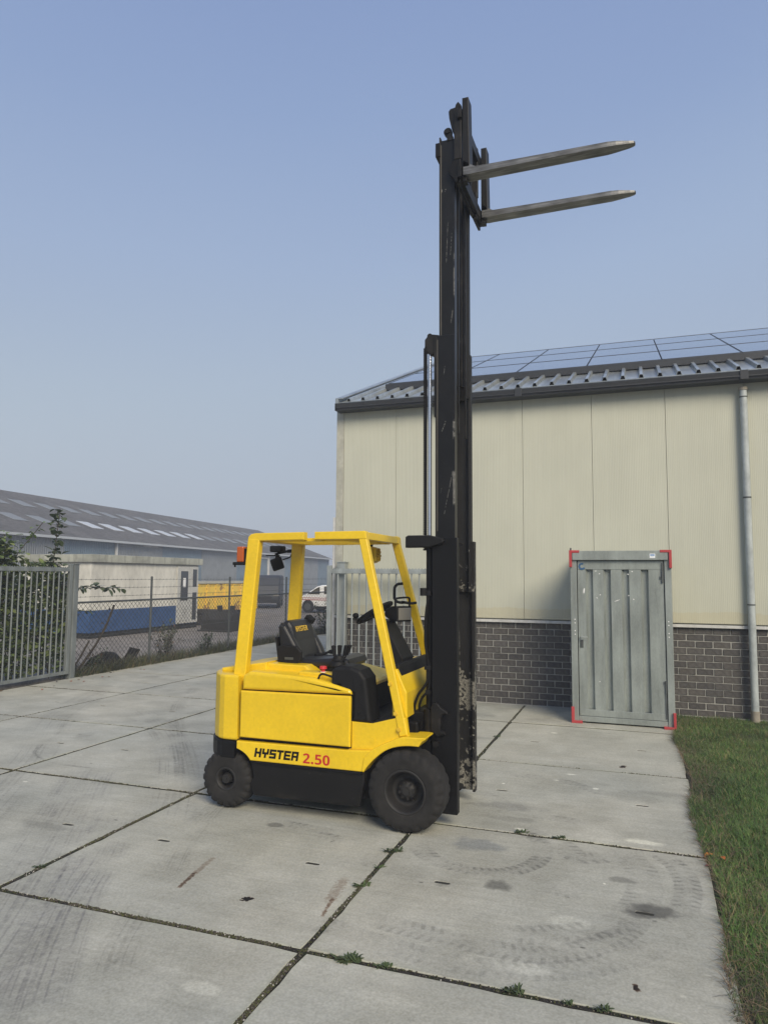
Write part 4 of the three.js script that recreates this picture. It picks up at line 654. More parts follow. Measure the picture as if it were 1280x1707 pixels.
// ---------------------------------------------------------------- site cabin
{
  const t = thing('site_cabin', 'cream and blue site cabin with stained flat roof beyond the fence', 'cabin', [-12.9, 0, 18.4]); const X = -11.62, V0 = 15.66, V1 = 21.1, XL2 = -14.3;
  const cr = M({ color: col(.82, .80, .71), map: rep(tBlotch, .25, .12), roughness: .7 }), blue = M({ color: col(.035, .10, .26), map: rep(tBlotch, .6), roughness: .6 }), roofM = M({ map: rep(dataTex(256, 128, (u, v) => { const a = fbm(u * 30, v * 3, 4, 30, 181, 3), b = fbm(u * 5, v * 5, 4, 5, 183); const k = .62 + .25 * (b - .5) - .35 * Math.max(0, a - .5); return [k * .98, k * .99, k * .92]; }), .5, 1), roughness: .8 });
  part('wall', [box(XL2, X, .78, 2.2, V0, V1)], cr, t); part('lower_wall', [box(XL2 + .002, X + .006, .12, .78, V0 - .006, V1 - 1.25), box(XL2 + .01, X - .006, .12, .78, V1 - 1.25, V1 - .004)], blue, t);
  part('corner_post', [box(X - .07, X + .012, .785, 2.2, V0 - .012, V0 + .07)], cr, t); part('skid', box(XL2, X - .03, -.04, .12, V0 + .05, V1), mat.dark, t);
  part('roof_fascia', [box(XL2 - .1, X + .09, 2.205, 2.44, V0 - .09, V1 + .15, .01)], roofM, t);
  const dm = M({ color: col(.62, .62, .58), roughness: .6, map: rep(tBlotch, .8) }), gm = MP({ color: col(.03, .033, .036), roughness: .12, clearcoat: 1 });
  const dr = part('door', [box(X, X + .045, .15, 2.14, 19.82, 20.62, .006)], dm, t); part('door_glass', box(X + .045, X + .052, .95, 1.98, 20.0, 20.42), gm, dr); part('notice', box(X + .052, X + .055, 1.42, 1.74, 20.12, 20.28), mat.whiteBits, dr);
  for (let k = 0; k < 6; k++) part('louvre', box(X + .045, X + .055, .25 + k * .095, .31 + k * .095, 19.98, 20.45), dm, dr);
  const wn = part('window', [box(X, X + .04, .15, 2.14, 20.64, 21.06, .006)], dm, t); part('pane', box(X + .04, X + .046, 1.42, 2.05, 20.72, 20.96), gm, wn); part('pane', box(X + .04, X + .046, .25, 1.22, 20.72, 20.96), gm, wn);
  const w2 = part('window', [box(-13.1, -12.3, 1.0, 1.9, V0 - .03, V0)], dm, t); part('pane', box(-13.04, -12.36, 1.06, 1.84, V0 - .036, V0 - .03), gm, w2);
}

// ---------------------------------------------------------------- long shed in the haze
{
  const th = -6 * Math.PI / 180, d = [Math.sin(th), Math.cos(th)], n = [Math.cos(th), -Math.sin(th)], A = [-28.29, 27.404];
  const t = thing('long_shed', 'long grey roofed shed with blue and grey ribbed walls behind the cabin', 'building', [A[0] + d[0] * 20, 0, A[1] + d[1] * 20]);
  const S0 = -16, S1 = 56.5, Hh = 4.2, Wd = 10, pit = 20 * Math.PI / 180, Rh = Hh + Wd * Math.tan(pit);
  const at = (s, w, y) => [A[0] + d[0] * s - n[0] * w, y, A[1] + d[1] * s - n[1] * w];      // w: distance back from the near eave
  const slab = (s0, s1, w0, w1, y0, y1, up = 0, th2 = .04) => { const f = (s, w, o) => { const k = (w - w0) / (w1 - w0 || 1); return at(s, w, lerp(y0, y1, k) + up + o); }; const q = [f(s0, w0, 0), f(s1, w0, 0), f(s1, w1, 0), f(s0, w1, 0)], b = [f(s0, w0, -th2), f(s1, w0, -th2), f(s1, w1, -th2), f(s0, w1, -th2)]; return mg([quadG(...q), quadG(b[3], b[2], b[1], b[0]), quadG(q[0], q[3], b[3], b[0]), quadG(q[1], q[0], b[0], b[1]), quadG(q[2], q[1], b[1], b[2]), quadG(q[3], q[2], b[2], b[3])]); };
  const wallRun = (s0, s1, y0, y1, w) => { const a = at(s0, w, y0), b = at(s1, w, y0), c = at(s1, w, y1), e = at(s0, w, y1), a2 = at(s0, w + .1, y0), b2 = at(s1, w + .1, y0), c2 = at(s1, w + .1, y1), e2 = at(s0, w + .1, y1); const g = mg([quadG(a, b, c, e), quadG(a, e, e2, a2), quadG(b, b2, c2, c), quadG(e, c, c2, e2), quadG(a2, e2, c2, b2)]); return g; };
  const blue = M({ color: col(.19, .27, .34), map: rep(tBlotch, .3), roughness: .6, bumpMap: rep(tCorr, .35, 1), bumpScale: .04 }), grey = M({ color: col(.31, .335, .35), map: rep(tBlotch, .3), roughness: .6, bumpMap: rep(tCorr, .35, 1), bumpScale: .04 });
  const marks = [-16, -10, -4, 5.2, 10.25, 16.2, 22.3, 29, 35, 41, 47, 52, 56.4]; for (let k = 0; k < marks.length - 1; k++) part('wall_panel', wallRun(marks[k] + .02, marks[k + 1] - .02, 0, Hh - .12, k === 3 ? .0 : .01 * (k % 2)), k % 2 ? blue : grey, t);
  const gab = [at(S1 - .1, .1, 0), at(S1 - .1, .1, Hh), at(S1 - .1, Wd, Rh - .15), at(S1 - .1, 2 * Wd, Hh), at(S1 - .1, 2 * Wd, 0)].map(P3); { const g = new THREE.BufferGeometry(); g.setFromPoints([gab[0], gab[1], gab[2], gab[0], gab[2], gab[3], gab[0], gab[3], gab[4]]); g.computeVertexNormals(); part('gable', uvM(g), grey, t); }
  part('rear_wall', wallRun(S0, S1, 0, Hh, 2 * Wd - .3), grey, t);
  const rm = M({ map: rep(tShedRoof, .12), roughness: .9, bumpMap: rep(tCorr, .35, 1), bumpScale: .05 });
  const roof = part('roof', [slab(S0, S1, -.4, Wd, Hh - .15, Rh), slab(S0, S1, Wd, 2 * Wd + .4, Rh, Hh - .15)], rm, t);
  const clear = M({ color: col(.52, .55, .58), roughness: .4 }), dull = M({ color: col(.2, .215, .225), roughness: .6 });
  const ry = w => Hh - .15 + (w + .4) / (Wd + .4) * (Rh - Hh + .15);
  for (let k = -5; k < 16; k++) { const s = 11.4 + k * 2.45; part('skylight', slab(s - .62, s + .62, 2.15, 3.5, ry(2.15), ry(3.5), .05, .03), k >= 0 && k < 7 ? clear : dull, roof, k >= 0 && k < 7 ? 'bright white roof light' : undefined); }
  for (let k = -5; k < 19; k++) { const s = 11.6 + k * 2.43; part('skylight', slab(s - .62, s + .62, 5.9, 7.25, ry(5.9), ry(7.25), .05, .03), dull, roof); }
  const gb = (s0, s1, w, y, a, b, m, nm) => part(nm, bar(at(s0, w, y), at(s1, w, y), a, b), m, t);
  gb(S0, S1, -.42, Hh - .2, .14, .12, M({ color: col(.42, .45, .47), roughness: .6 }), 'gutter');
  part('downpipe', bar(at(10.25, -.12, 0), at(10.25, -.12, Hh - .2), .14, .12), mat.white, t); part('downpipe', bar(at(36.2, -.12, 1.2), at(36.2, -.12, Hh - .4), .14, .12), mat.white, t);
  part('vent_strip', bar(at(13.47, -.06, 3.88), at(15.45, -.06, 3.88), .1, .08), mat.white, t);
  const dw = part('door', wallRun(30.5, 36.1, 0, 3.6, -.04), blue, t); part('door_frame', [bar(at(36.1, -.08, 0), at(36.1, -.08, 3.6), .16, .08), bar(at(30.5, -.08, 3.6), at(36.1, -.08, 3.6), .14, .08)], mat.white, dw);
}

// ---------------------------------------------------------------- yellow skip, loader bucket, vehicles
{
  const t = thing('skip_container', 'yellow open top skip container with rusty ends near the cabin', 'skip', [-15.2, 0, 27.6]);
  const ym = M({ map: dataTex(512, 256, (u, v) => { const a = fbm(u * 8, v * 8, 5, 8, 191), e = fbm(u * 3, v * 3, 3, 3, 193); const r = sstep(.84, .9, a + .35 * e); return [lerp(.88, .6, r), lerp(.74 + .1 * (a - .5), .46, r), lerp(.28, .25, r)]; }), roughness: .7 }); ym.map.repeat.set(.4, .5);
  const X = -14.3, V0 = 24.9, V1 = 30.2;
  part('side', [box(X - .06, X, .22, 1.52, V0, V1)], ym, t); part('side', [box(X - 1.9, X - 1.84, .22, 1.52, V0, V1)], ym, t); part('end', [box(X - 1.84, X - .06, .22, 1.45, V0, V0 + .06)], ym, t); part('end', [box(X - 1.84, X - .06, .22, 1.45, V1 - .06, V1)], ym, t); part('floor', box(X - 1.84, X - .06, .22, .28, V0 + .06, V1 - .06), ym, t);
  for (let k = 0; k < 8; k++) part('rib', box(X, X + .05, .25, 1.45, V0 + .1 + k * .71, V0 + .2 + k * .71), ym, t);
  part('top_rail', box(X - .08, X + .06, 1.47, 1.58, V0, V1, .01), mat.creamTrim, t); part('skid', [box(X - .3, X - .1, -.05, .22, V0 + .1, V1), box(X - 1.8, X - 1.6, -.05, .22, V0 + .1, V1)], mat.dark, t);
}
{
  const t = thing('timber_stack', 'dark stack of weathered beams lying beside the cabin', 'beams', [-12.2, 0, 22.6]); const wm = M({ color: col(.05, .045, .04), map: rep(tBlotch, 1), roughness: 1 });
  for (let r = 0; r < 3; r++) for (let k = 0; k < 3; k++) part('beam', bar([-13.6 + rr(0, .2), .1 + r * .18, 22.0 + k * .3], [-11.2 + rr(0, .3), .1 + r * .18, 22.1 + k * .3], .15, .2, .01), wm, t);
}
{
  const bm = M({ color: col(.035, .033, .031), map: rep(tBlotch, 1), roughness: .9 });
  const t = thing('loader_bucket', 'black steel loader bucket resting on the gravel behind the fence', 'bucket', [-9.9, 0, 20.2]);
  const pr = [[0, 0], [.75, 0], [.9, .12], [.55, .62], [.2, .66], [-.05, .4]]; const g = prismX(pr.map(([v, y]) => [v + 19.7, y - .05]), -10.5, -9.35, .02); part('shell', g, bm, t); part('cutting_edge', box(-10.55, -9.3, -.05, 0, 19.55, 19.75), bm, t); for (const x of [-10.2, -9.7]) part('lug', prism([[x, .5], [x + .06, .5], [x + .06, .8], [x, .8]], 20.2, 20.45), bm, t);
}
function vehicleWheel(t, x, y, v, r, w, axisX) { const a = axisX ? [[x - w / 2, y, v], [x + w / 2, y, v]] : [[x, y, v - w / 2], [x, y, v + w / 2]]; const wh2 = part('wheel', cyl(a[0], a[1], r, 24), mat.rubber, t); const e = .012, b = axisX ? [[x - w / 2 - e, y, v], [x + w / 2 + e, y, v]] : [[x, y, v - w / 2 - e], [x, y, v + w / 2 + e]]; part('rim', cyl(b[0], b[1], r * .6, 18), mat.galvDark, wh2); }
{
  const t = thing('service_car', 'white service car with red side stripes parked beyond the fence', 'car', [-10.9, 0, 33.1]); const wp = MP({ color: col(.8, .81, .8), roughness: .35, clearcoat: .6 }), gl = MP({ color: col(.035, .04, .045), roughness: .1, clearcoat: 1 }), rp = M({ color: col(.36, .05, .06), roughness: .5 });
  const X0 = -13.0, V = 32.3; const bp = [[0, .28], [-.02, .55], [.03, .76], [.14, .84], [.26, .87], [.95, 1.30], [1.25, 1.38], [2.6, 1.41], [3.9, 1.38], [4.05, 1.2], [4.1, .5], [4.05, .28]].map(([x, y]) => [X0 + x, y]);
  part('body', prism(bp, V, V + 1.68, .05, 3), wp, t); const sill = part('underbody', box(X0 + .1, X0 + 4.0, .16, .3, V + .06, V + 1.62), mat.dark, t);
  part('side_window', prism([[.40, .90], [.98, 1.24], [1.12, 1.29], [1.12, .90]].map(([x, y]) => [X0 + x, y]), V - .004, V + .01), gl, t); part('side_window', prism([[1.36, .92], [1.36, 1.31], [2.3, 1.32], [2.3, .92]].map(([x, y]) => [X0 + x, y]), V - .004, V + .01), gl, t);
  part('windscreen', quadG([X0 + .27, .885, V + .12], [X0 + .27, .885, V + 1.56], [X0 + .92, 1.29, V + 1.5], [X0 + .92, 1.29, V + .18]), gl, t);
  part('stripe', box(X0 + .06, X0 + 3.9, .70, .73, V - .006, V + .01), rp, t); part('stripe', box(X0 + .06, X0 + 3.9, .60, .64, V - .006, V + .01), rp, t);
  for (const x of [.46, 3.1]) { part('wheel_arch', cyl([X0 + x, .30, V - .003], [X0 + x, .30, V + .02], .325, 24), mat.dark, t); vehicleWheel(t, X0 + x, .27, V + .06, .30, .2, false); vehicleWheel(t, X0 + x, .27, V + 1.6, .30, .2, false); }
  part('headlight', box(X0 - .02, X0 + .14, .58, .7, V + .03, V + .3, .01), mat.glassLamp, t); part('roof_rack', box(X0 + 1.9, X0 + 2.9, 1.41, 1.47, V + .3, V + .5), wp, t);
}
{
  const t = thing('panel_van', 'dark grey panel van parked in the haze before the shed', 'van', [-16.8, 0, 38]); const dm = MP({ color: col(.022, .024, .028), roughness: .6 }), gl = MP({ color: col(.02, .022, .026), roughness: .55 });
  const yaw = .44, prof = [[0, .3], [-.04, .62], [.06, .95], [.2, 1.25], [.55, 1.72], [.85, 1.85], [4.5, 1.88], [4.7, 1.7], [4.7, .3]]; const W = 1.85;
  const put = g => { g.rotateY(yaw); g.translate(-16.75, 0, -35.2); return g; };
  const base = (pr, x0, x1, b) => put(prismX(pr.map(([v, y]) => [v, y]), x0, x1, b));
  part('body', base(prof, -W / 2, W / 2, .09), dm, t);
  part('windscreen', put(quadG([-.78, 1.27, .18], [.78, 1.27, .18], [.72, 1.70, .5], [-.72, 1.70, .5])), gl, t);
  for (const s of [-1, 1]) { part('headlight', put(box(s * .7 - .16, s * .7 + .16, .66, .80, -.05, .06, .02)), mat.glassLamp, t); for (const v of [.85, 3.8]) { const w = put(cyl([s * (W / 2 - .2), .31, v], [s * (W / 2 + .01), .31, v], .33, 22)); const wm = part('wheel', w, mat.rubber, t); part('rim', put(cyl([s * (W / 2), .31, v], [s * (W / 2 + .02), .31, v], .2, 16)), mat.galvDark, wm); } part('side_window', put(box(s > 0 ? W / 2 : -W / 2 - .006, s > 0 ? W / 2 + .006 : -W / 2, 1.1, 1.6, .7, 1.5)), gl, t); }
  part('grille', put(box(-.45, .45, .5, .66, -.05, .03)), mat.dark, t); part('bumper', put(box(-.9, .9, .28, .46, -.06, .1, .03)), mat.dark, t);
}
console.log('yard done');

// ---------------------------------------------------------------- plants
function leafGeo(l, w, fold = .25, n = 4) {            // a pointed oval leaf folded along its midrib, rooted at 0 along +y
  const pos = []; const prof = [0, .75, 1, .8, 0]; for (let k = 0; k < n; k++) { const y0 = k / n * l, y1 = (k + 1) / n * l, a = prof[Math.round(k / n * 4)] * w / 2, b = prof[Math.round((k + 1) / n * 4)] * w / 2, c0 = -Math.pow(k / n, 2) * l * .15, c1 = -Math.pow((k + 1) / n, 2) * l * .15;
    for (const s of [-1, 1]) { const A = [0, y0, c0], B = [s * a, y0, c0 + a * fold], C = [s * b, y1, c1 + b * fold], D = [0, y1, c1]; if (a > 0) pos.push(A, B, C); if (b > 0) pos.push(A, C, D); } }
  const g = new THREE.BufferGeometry(); g.setFromPoints(pos.map(p => new THREE.Vector3(...p))); g.computeVertexNormals(); return uvM(g);
}
function scatter(geos, list) {     // merge copies of small geometries at [position, quaternion, scale]
  const out = []; const m = new THREE.Matrix4(), p = new THREE.Vector3(), s = new THREE.Vector3(); for (const [pos, q, k, gi] of list) { const g = geos[gi % geos.length].clone(); m.compose(p.set(pos[0], pos[1], -pos[2]), q, s.set(k, k, k)); g.applyMatrix4(m); out.push(g); } return mg(out);
}
const quat = (yaw, pitch, roll = 0) => new THREE.Quaternion().setFromEuler(new THREE.Euler(pitch, yaw, roll, 'YXZ'));
const leafM = (r, g, b) => MP({ color: col(r, g, b), roughness: .75, transmission: .3, thickness: 0, map: rep(tBlotch, 6) });
const lf1 = leafM(.17, .26, .06), lf2 = leafM(.08, .12, .04), lf3 = leafM(.26, .33, .09), lfDry = leafM(.24, .13, .05), lfRed = leafM(.07, .05, .03);
const stemM = M({ color: col(.06, .05, .035), roughness: .9, map: rep(tBlotch, 3) }), stemDry = M({ color: col(.07, .055, .038), roughness: .9, map: rep(tBlotch, 3) });
{ // climbing shrub behind the left gate
  const t = thing('climbing_shrub', 'leafy green climbing shrub growing through and above the left gate', 'shrub', [-6.4, 0, 8]); const leaves = [[], [], []], stems = [];
  const G = [leafGeo(.11, .085), leafGeo(.085, .07), leafGeo(.13, .10)];
  for (let k = 0; k < 7500; k++) { const x = -6.12 - rr(0, .6), v = rr(6.3, 8.80 + (-6 - x) * 1.05), top = 1.75 + .3 * Math.sin(v * 3.1) + (v < 7.9 ? .45 : 0), y = rr(.02, 1) ** .8 * top; leaves[k % 3].push([[x, y, v], quat(rr(0, 6.28), rr(-1.9, -.3), rr(-.6, .6)), rr(.6, 1.15), k]); }
  for (let k = 0; k < 26; k++) { const v = rr(6.4, 8.95), x = -6.25 - rr(0, .4); stems.push(tube([[x, 0, v], [x + rr(-.1, .1), .6, v + rr(-.15, .15)], [x + rr(-.1, .1), 1.2, v + rr(-.2, .2)], [x + rr(-.1, .12), 1.8, v + rr(-.2, .2)]], .011, 8, 5)); }
  const shoot = (pts, n, size, sp, gi) => { stems.push(tube(pts, .007, 14, 5)); const c = new THREE.CatmullRomCurve3(pts.map(P3)); for (let k = 0; k < n; k++) { const p = c.getPoint(.1 + .9 * k / n); leaves[gi].push([[p.x + rr(-sp, sp), p.y + rr(-sp, sp) * .5, -p.z + rr(-sp, sp)], quat(rr(0, 6.28), rr(-2.4, -.9), rr(-.5, .5)), size * rr(.85, 1.3), k]); } };
  shoot([[-6.28, 1.7, 8.72], [-6.29, 2.2, 8.76], [-6.3, 2.7, 8.82], [-6.3, 3.02, 8.86]], 60, 1.15, .10, 1); shoot([[-6.28, 1.7, 8.75], [-6.27, 1.95, 8.75], [-6.3, 2.2, 8.7]], 46, 1.15, .16, 1);
  shoot([[-6.3, 1.8, 7.75], [-6.28, 2.2, 7.95], [-6.25, 2.5, 8.2], [-6.25, 2.75, 8.42]], 34, .75, .12, 0); for (let k = 0; k < 9; k++) shoot([[-6.35, 1.6, rr(6.8, 7.8)], [-6.3, 2.1, rr(7.0, 7.9)], [-6.3, rr(2.2, 2.6), rr(7.1, 8.0)]], 80, .95, .2, k % 3);
  shoot([[-6.2, 1.55, 9.0], [-6.1, 1.62, 9.4], [-6.06, 1.58, 9.9], [-6.06, 1.6, 10.25]], 34, 1.25, .06, 1); shoot([[-6.2, 1.1, 9.0], [-6.1, 1.18, 9.2], [-6.06, 1.15, 9.5]], 12, .9, .05, 1);
  part('stems', stems, stemM, t); part('foliage', scatter(G, leaves[0]), lf1, t); part('foliage', scatter(G, leaves[1]), lf2, t); part('foliage', scatter(G, leaves[2]), lf3, t);
}
{ // dry creeper branches leaning on the fence
  const t = thing('dead_branch', 'bare brown dead branch leaning on the chain link fence', 'branch', [-6.2, 0, 9.9]);
  part('limb', [tube([[-6.25, .0, 9.35], [-6.2, .45, 9.75], [-6.15, .85, 10.0], [-6.1, 1.25, 10.15]], .022, 14, 6), tube([[-6.25, .0, 9.2], [-6.2, .3, 9.4], [-6.18, .6, 9.6]], .018, 10, 6)], stemDry, t);
  const l = []; for (let k = 0; k < 60; k++) { const s = rnd(); l.push([[-6.18 + rr(-.05, .05), .1 + s * 1.1 + rr(-.06, .06), 9.4 + s * .75 + rr(-.06, .06)], quat(rr(0, 6.28), rr(-2.4, -.6)), rr(.4, .8), k]); } part('foliage', scatter([leafGeo(.07, .045)], l), lfRed, t);
}
function bush(name, label, [x, v], w, h, n, m, gsize = .07, dry = 0) {
  const t = thing(name, label, 'bush', [x, 0, v]); const st = [], l = [], l2 = [];
  for (let k = 0; k < Math.max(8, n / 25); k++) { const a = rr(0, 6.28), r = rr(.1, 1) * w; const tip = [x + Math.cos(a) * r * .5, h * rr(.5, 1.05), v + Math.sin(a) * r]; st.push(tube([[x + Math.cos(a) * r * .15, -.03, v + Math.sin(a) * r * .3], [lerp(x, tip[0], .6), tip[1] * .55, lerp(v, tip[2], .5)], tip], .005, 6, 4)); for (let j = 0; j < 25; j++) { const s = rr(.15, 1); (rnd() < dry ? l2 : l).push([[lerp(x, tip[0], s) + rr(-.07, .07), tip[1] * s ** .8 + rr(-.05, .05), lerp(v, tip[2], s) + rr(-.1, .1)], quat(rr(0, 6.28), rr(-2, -.2), rr(-.5, .5)), rr(.5, 1.2), j]); } }
  const G = [leafGeo(gsize, gsize * .5), leafGeo(gsize * .8, gsize * .5)]; part('stems', st, stemDry, t); part('foliage', scatter(G, l), m, t); if (l2.length) part('dry_foliage', scatter(G, l2), lfDry, t);
}
bush('weed_bush', 'tall grey green weeds against the fence right of the first fence post', [-6.2, 11.9], .55, .62, 260, leafM(.12, .13, .07), .08, .08);
bush('weed_bush', 'low dark green bush at the foot of the second fence post', [-6.15, 13.4], .5, .48, 260, lf2, .07);
bush('weed_bush', 'bushy weeds growing beside the gate post behind the seat', [-5.9, 19.6], .7, 1.15, 300, leafM(.09, .115, .05), .09);
bush('weed_bush', 'straggly weeds in front of the blue wall of the cabin', [-7.6, 13.9], .5, .75, 160, leafM(.12, .14, .05), .08, .15);
bush('weed_bush', 'small weeds beside the dark rubble heap under the fence', [-6.25, 9.8], .45, .4, 200, lf2, .06, .2);
{ const hm = M({ color: col(.035, .032, .029), map: rep(tSoil, 2), roughness: 1, bumpMap: rep(tGrain, 4), bumpScale: .03 }); const g = new THREE.SphereGeometry(1, 26, 14, 0, 6.283, 0, 1.6), p = g.attributes.position; for (let i = 0; i < p.count; i++) { const k = 1 + .28 * (fbm(p.getX(i) * 2 + 5, p.getZ(i) * 2 + 5 + p.getY(i), 3, 64, 3) - .5); p.setXYZ(i, p.getX(i) * .26 * k, Math.pow(Math.max(0, p.getY(i)), 1.25) * .34 * k - .04, p.getZ(i) * .55 * k); } g.computeVertexNormals(); g.translate(-6.45, 0, -10.35); solo('rubble_heap', fin(g), hm, 'dark heap of rubble against the bottom of the fence', 'heap');
  solo('leaning_plate', [bar([-6.40, -.03, 10.93], [-6.26, .33, 11.02], .36, .02, .004, new THREE.Vector3(1, -.3, 0))], M({ color: col(.03, .028, .027), roughness: .9, map: rep(tBlotch, 2) }), 'dark square plate leaning on the fence by the first post', 'plate'); }
{ // leafless hazy tree beyond the shed
  const t = thing('distant_tree', 'faint bushy tree lost in the haze past the shed end', 'tree', [-24, 0, 92]); part('trunk', cyl([-24, 0, 92], [-24, 4, 92], .3, 8, .18), stemM, t); const l = []; for (let k = 0; k < 1500; k++) { const a = rr(0, 6.28), e = Math.acos(rr(-.6, 1)), r = (.6 + .4 * rnd()) * (2.6 + .8 * Math.sin(a * 3) * Math.sin(e * 4)); l.push([[-24 + r * Math.sin(e) * Math.cos(a) * 1.3, 4.2 + r * Math.cos(e) * .8, 92 + r * Math.sin(e) * Math.sin(a)], quat(rr(0, 6.28), rr(-2, 0)), rr(.7, 1.3), k]); } part('crown', scatter([leafGeo(.6, .45, .25, 4)], l), lf2, t);
}
function blade(h, w, bend) { const pos = []; const n = 3; const q = t => [bend * h * t * t, h * t * (1 - .25 * bend * t), w * (1 - t * .85) / 2]; for (let k = 0; k < n; k++) { const a = q(k / n), b = q((k + 1) / n); pos.push([a[0], a[1], -a[2]], [a[0], a[1], a[2]], [b[0], b[1], b[2]], [a[0], a[1], -a[2]], [b[0], b[1], b[2]], [b[0], b[1], -b[2]]); } const g = new THREE.BufferGeometry(); g.setFromPoints(pos.map(p => new THREE.Vector3(...p))); g.computeVertexNormals(); return uvM(g); }
function grassField(name, label, n, place, hs, m, colors, geos) {
  for (let gi = 0; gi < geos.length; gi++) {
    const im = new THREE.InstancedMesh(geos[gi], m, Math.floor(n / geos.length)); im.name = numbered(name); const mt = new THREE.Matrix4(), p = new THREE.Vector3(), s = new THREE.Vector3(), c = new THREE.Color();
    for (let k = 0; k < im.count; k++) { const [x, y, v, h] = place(); const q = quat(rr(0, 6.283), rr(-.35, .35), rr(-.35, .35)); s.set(1, 1, 1).multiplyScalar(h * rr(hs[0], hs[1])); im.setMatrixAt(k, mt.compose(p.set(x, y, -v), q, s)); const dryP = fbm(x * .9 + 60, v * .9 + 12, 3, 512, 57), cc = colors[Math.min(colors.length - 1, Math.floor(rnd() ** (dryP > .55 ? .9 : 1.7) * colors.length))], pt = fbm(x * 1.7 + 40, v * 1.7 + 40, 4, 512, 55), f = rr(.7, 1.3) * (.45 + 1.1 * pt); im.setColorAt(k, c.setRGB(cc[0] * f, cc[1] * f, cc[2] * f)); }
    im.userData = { kind: 'stuff', label, category: 'grass' }; im.castShadow = im.receiveShadow = true; scene.add(im);
  }
}
const grassM = MP({ color: col(1, 1, 1), roughness: .7, transmission: .25, thickness: 0 });
const edgeX = v => 4.0 + .035 * Math.sin(v * 2.3) + .05 * (fbm(v * 2.2 + 7, 3.1, 3, 256, 9) - .5) - (v > 2.6 && v < 3.4 ? .0 : 0);
const greens = [[.045, .098, .014], [.038, .085, .013], [.055, .112, .018], [.03, .07, .012], [.07, .115, .022], [.085, .12, .03], [.05, .1, .016], [.11, .115, .04], [.16, .13, .055]];
grassField('lawn_grass', 'short green lawn grass right of the concrete', 165000, () => { const v = .3 + 9.0 * Math.pow(rnd(), 1.0); const x = edgeX(v) - .02 + Math.pow(rnd(), 1.15) * 2.5; const cl = fbm(x * 3 + 20, v * 3 + 20, 3, 256, 12); return [x, -.012, v, .32 + .85 * cl]; }, [.75, 1.25], grassM, greens.map(c => c.map(q => q * 1.6)), [blade(.06, .0075, .8), blade(.045, .0085, 1.3), blade(.075, .006, .5)]);
grassField('lawn_edge_straw', 'dry straw and thatch along the lawn edge', 7000, () => { const v = rr(.4, 9.0), x = edgeX(v) - .03 + Math.pow(rnd(), 2) * .28; return [x, -.004, v, 1]; }, [.5, 1.1], grassM, [[.24, .16, .09], [.17, .12, .08], [.3, .22, .13], [.12, .09, .05], [.07, .1, .02]], [blade(.06, .005, 1.6), blade(.05, .004, 2.2)]);
grassField('verge_grass', 'rough grass and weeds along the foot of the fence', 16000, () => { const v = rr(9.1, 25), x = -6.0 - Math.abs(rr(-.03, 1) ** 2) * .55 + rr(-.03, .08); return [x, -.03, v, .6 + 1.2 * fbm(v * 2, x * 3 + 9, 3, 256, 15)]; }, [.7, 1.5], grassM, [[.06, .08, .025], [.05, .065, .02], [.10, .10, .04], [.16, .13, .07]], [blade(.15, .009, .5), blade(.11, .010, .8)]);
{ // moss and crumbs in the joints
  const spots = []; const add = (x0, v0, x1, v1, n, sp) => { for (let k = 0; k < n; k++) { const s = rnd(), cl = fbm(lerp(x0, x1, s) * 2.5 + 30, lerp(v0, v1, s) * 2.5 + 30, 3, 256, 21); if (cl < .47 && rnd() > .12) continue; spots.push([lerp(x0, x1, s) + (x0 === x1 ? rr(-sp, sp) : 0), lerp(v0, v1, s) + (v0 === v1 ? rr(-sp, sp) : 0)]); } };
  add(2, .3, 2, 4, 5200, .013); add(0, 1, 0, 4.5, 4200, .013); add(-.5, 2, 4, 2, 5600, .013); add(-3, 4, 4, 4, 4200, .012); add(-2, 3.4, -2, 9, 1600, .011); add(2, 4, 2, 9.2, 1500, .011); add(-6, 6, 4, 6, 2600, .011); add(-6, 8, -.5, 8, 1200, .011); add(-4, 5, -4, 12, 1200, .011);
  const g = fin(new THREE.IcosahedronGeometry(1, 0)); const im = new THREE.InstancedMesh(g, M({ color: col(1, 1, 1), roughness: 1 }), spots.length); im.name = 'joint_moss'; const mt = new THREE.Matrix4(), p = new THREE.Vector3(), s = new THREE.Vector3(), c = new THREE.Color();
  spots.forEach(([x, v], k) => { const r = rr(.002, .0058); im.setMatrixAt(k, mt.compose(p.set(x, -.006 + rr(0, .006), -v), quat(rr(0, 6), rr(0, 6)), s.set(r, r * .8, r))); const cc = [[.05, .055, .02], [.07, .075, .025], [.06, .05, .038], [.10, .09, .07], [.035, .03, .025], [.4, .38, .35]][Math.min(5, Math.floor(rnd() * 5.25))]; im.setColorAt(k, c.setRGB(...cc)); });
  im.userData = { kind: 'stuff', label: 'moss and grit filling the slab joints', category: 'moss' }; im.castShadow = im.receiveShadow = true; scene.add(im);
}
function weed(x, v, r, n, label, tall = 0) {
  const t = thing('joint_weed', label, 'weed', [x, 0, v], 'weeds in the slab joints'); const l = []; for (let k = 0; k < n; k++) { const a = rr(0, 6.28), d = r * rr(.05, .55); l.push([[x + Math.cos(a) * d * 1.2, rr(-.008, .006), v + Math.sin(a) * d * .5], quat(-a + rr(-.9, .9), rr(-1.45, -.75 + tall), 0), r / .09 * rr(.45, 1.1), k]); }
  part('leaves', scatter([leafGeo(.055, .017, .3), leafGeo(.05, .013, .4), leafGeo(.04, .02, .2)], l), [leafM(.105, .17, .04), leafM(.085, .14, .04), leafM(.075, .12, .035)][Math.floor(rnd() * 3)], t);
}
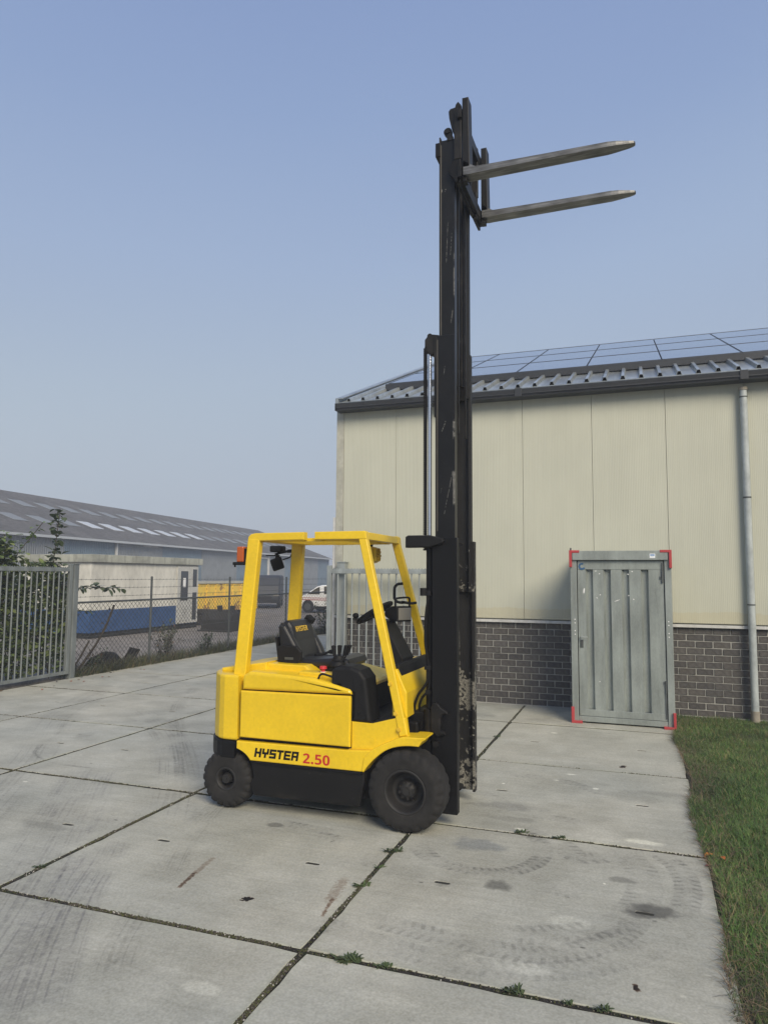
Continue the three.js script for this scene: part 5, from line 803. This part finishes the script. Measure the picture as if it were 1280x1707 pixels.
weed(2.006, 3.36, .085, 60, 'green weed in the joint just in front of the front wheel'); weed(2.01, 3.08, .05, 26, 'small weed in the joint halfway between front wheel and slab corner'); weed(2.007, 2.79, .075, 60, 'bright green weed in the joint below the front wheel, nearest the slab corner');
weed(2.245, 1.995, .085, 90, 'spiky dark green weed right of the slab corner crossing'); weed(2.42, 2.0, .06, 30, 'mossy weed tuft beside the spiky weed near the slab corner'); weed(3.036, 2.005, .07, 60, 'left of the three weeds in the front joint by the lawn', .4); weed(3.271, 2.002, .045, 34, 'smallest and middle weed of three in the front joint by the lawn', .4); weed(3.425, 2.005, .06, 60, 'rightmost weed tuft in the front joint by the lawn', .5);
weed(2.757, 4.03, .07, 50, 'weed in the joint right of the mast foot'); weed(3.022, 4.015, .07, 44, 'weed in the joint halfway between mast and lawn'); weed(2.005, 7.08, .06, 40, 'weed in the joint behind the mast near the brick wall'); weed(-.0, 2.33, .06, 40, 'mossy weed in the joint at the left picture edge');
function leaf(x, v, y, s, m, label) { const g = leafGeo(.075 * s, .05 * s, .5); g.rotateX(-Math.PI / 2 + rr(-.3, .3)); g.rotateY(rr(0, 6.28)); g.translate(x, y, -v); solo('fallen_leaf', g, m, label, 'leaf', 'fallen leaves'); }
leaf(4.03, 4.02, .02, .9, M({ color: col(.5, .17, .03), roughness: .8 }), 'orange fallen leaf where a slab joint meets the lawn'); leaf(4.07, 3.98, .025, .7, M({ color: col(.45, .14, .03), roughness: .8 }), 'second orange fallen leaf beside the first at the joint end'); leaf(4.28, 2.62, .05, 1.2, M({ color: col(.52, .2, .05), roughness: .8 }), 'large orange fallen leaf on the lawn at the right picture edge'); leaf(4.33, 3.72, .05, .8, lfDry, 'brown fallen leaf on the lawn above the orange one'); leaf(3.96, 3.83, .006, .5, M({ color: col(.12, .03, .03), roughness: .8 }), 'small dark red leaf scrap on the concrete by the lawn');
for (let k = 0; k < 16; k++) leaf(-5.95 + rr(0, .55), rr(7.4, 10.6), .008, rr(.5, .9), [lfDry, lfRed, M({ color: col(.3, .1, .05), roughness: .9 })][k % 3], 'small brown fallen leaf by the left gate');

renderer.render(scene, camera);
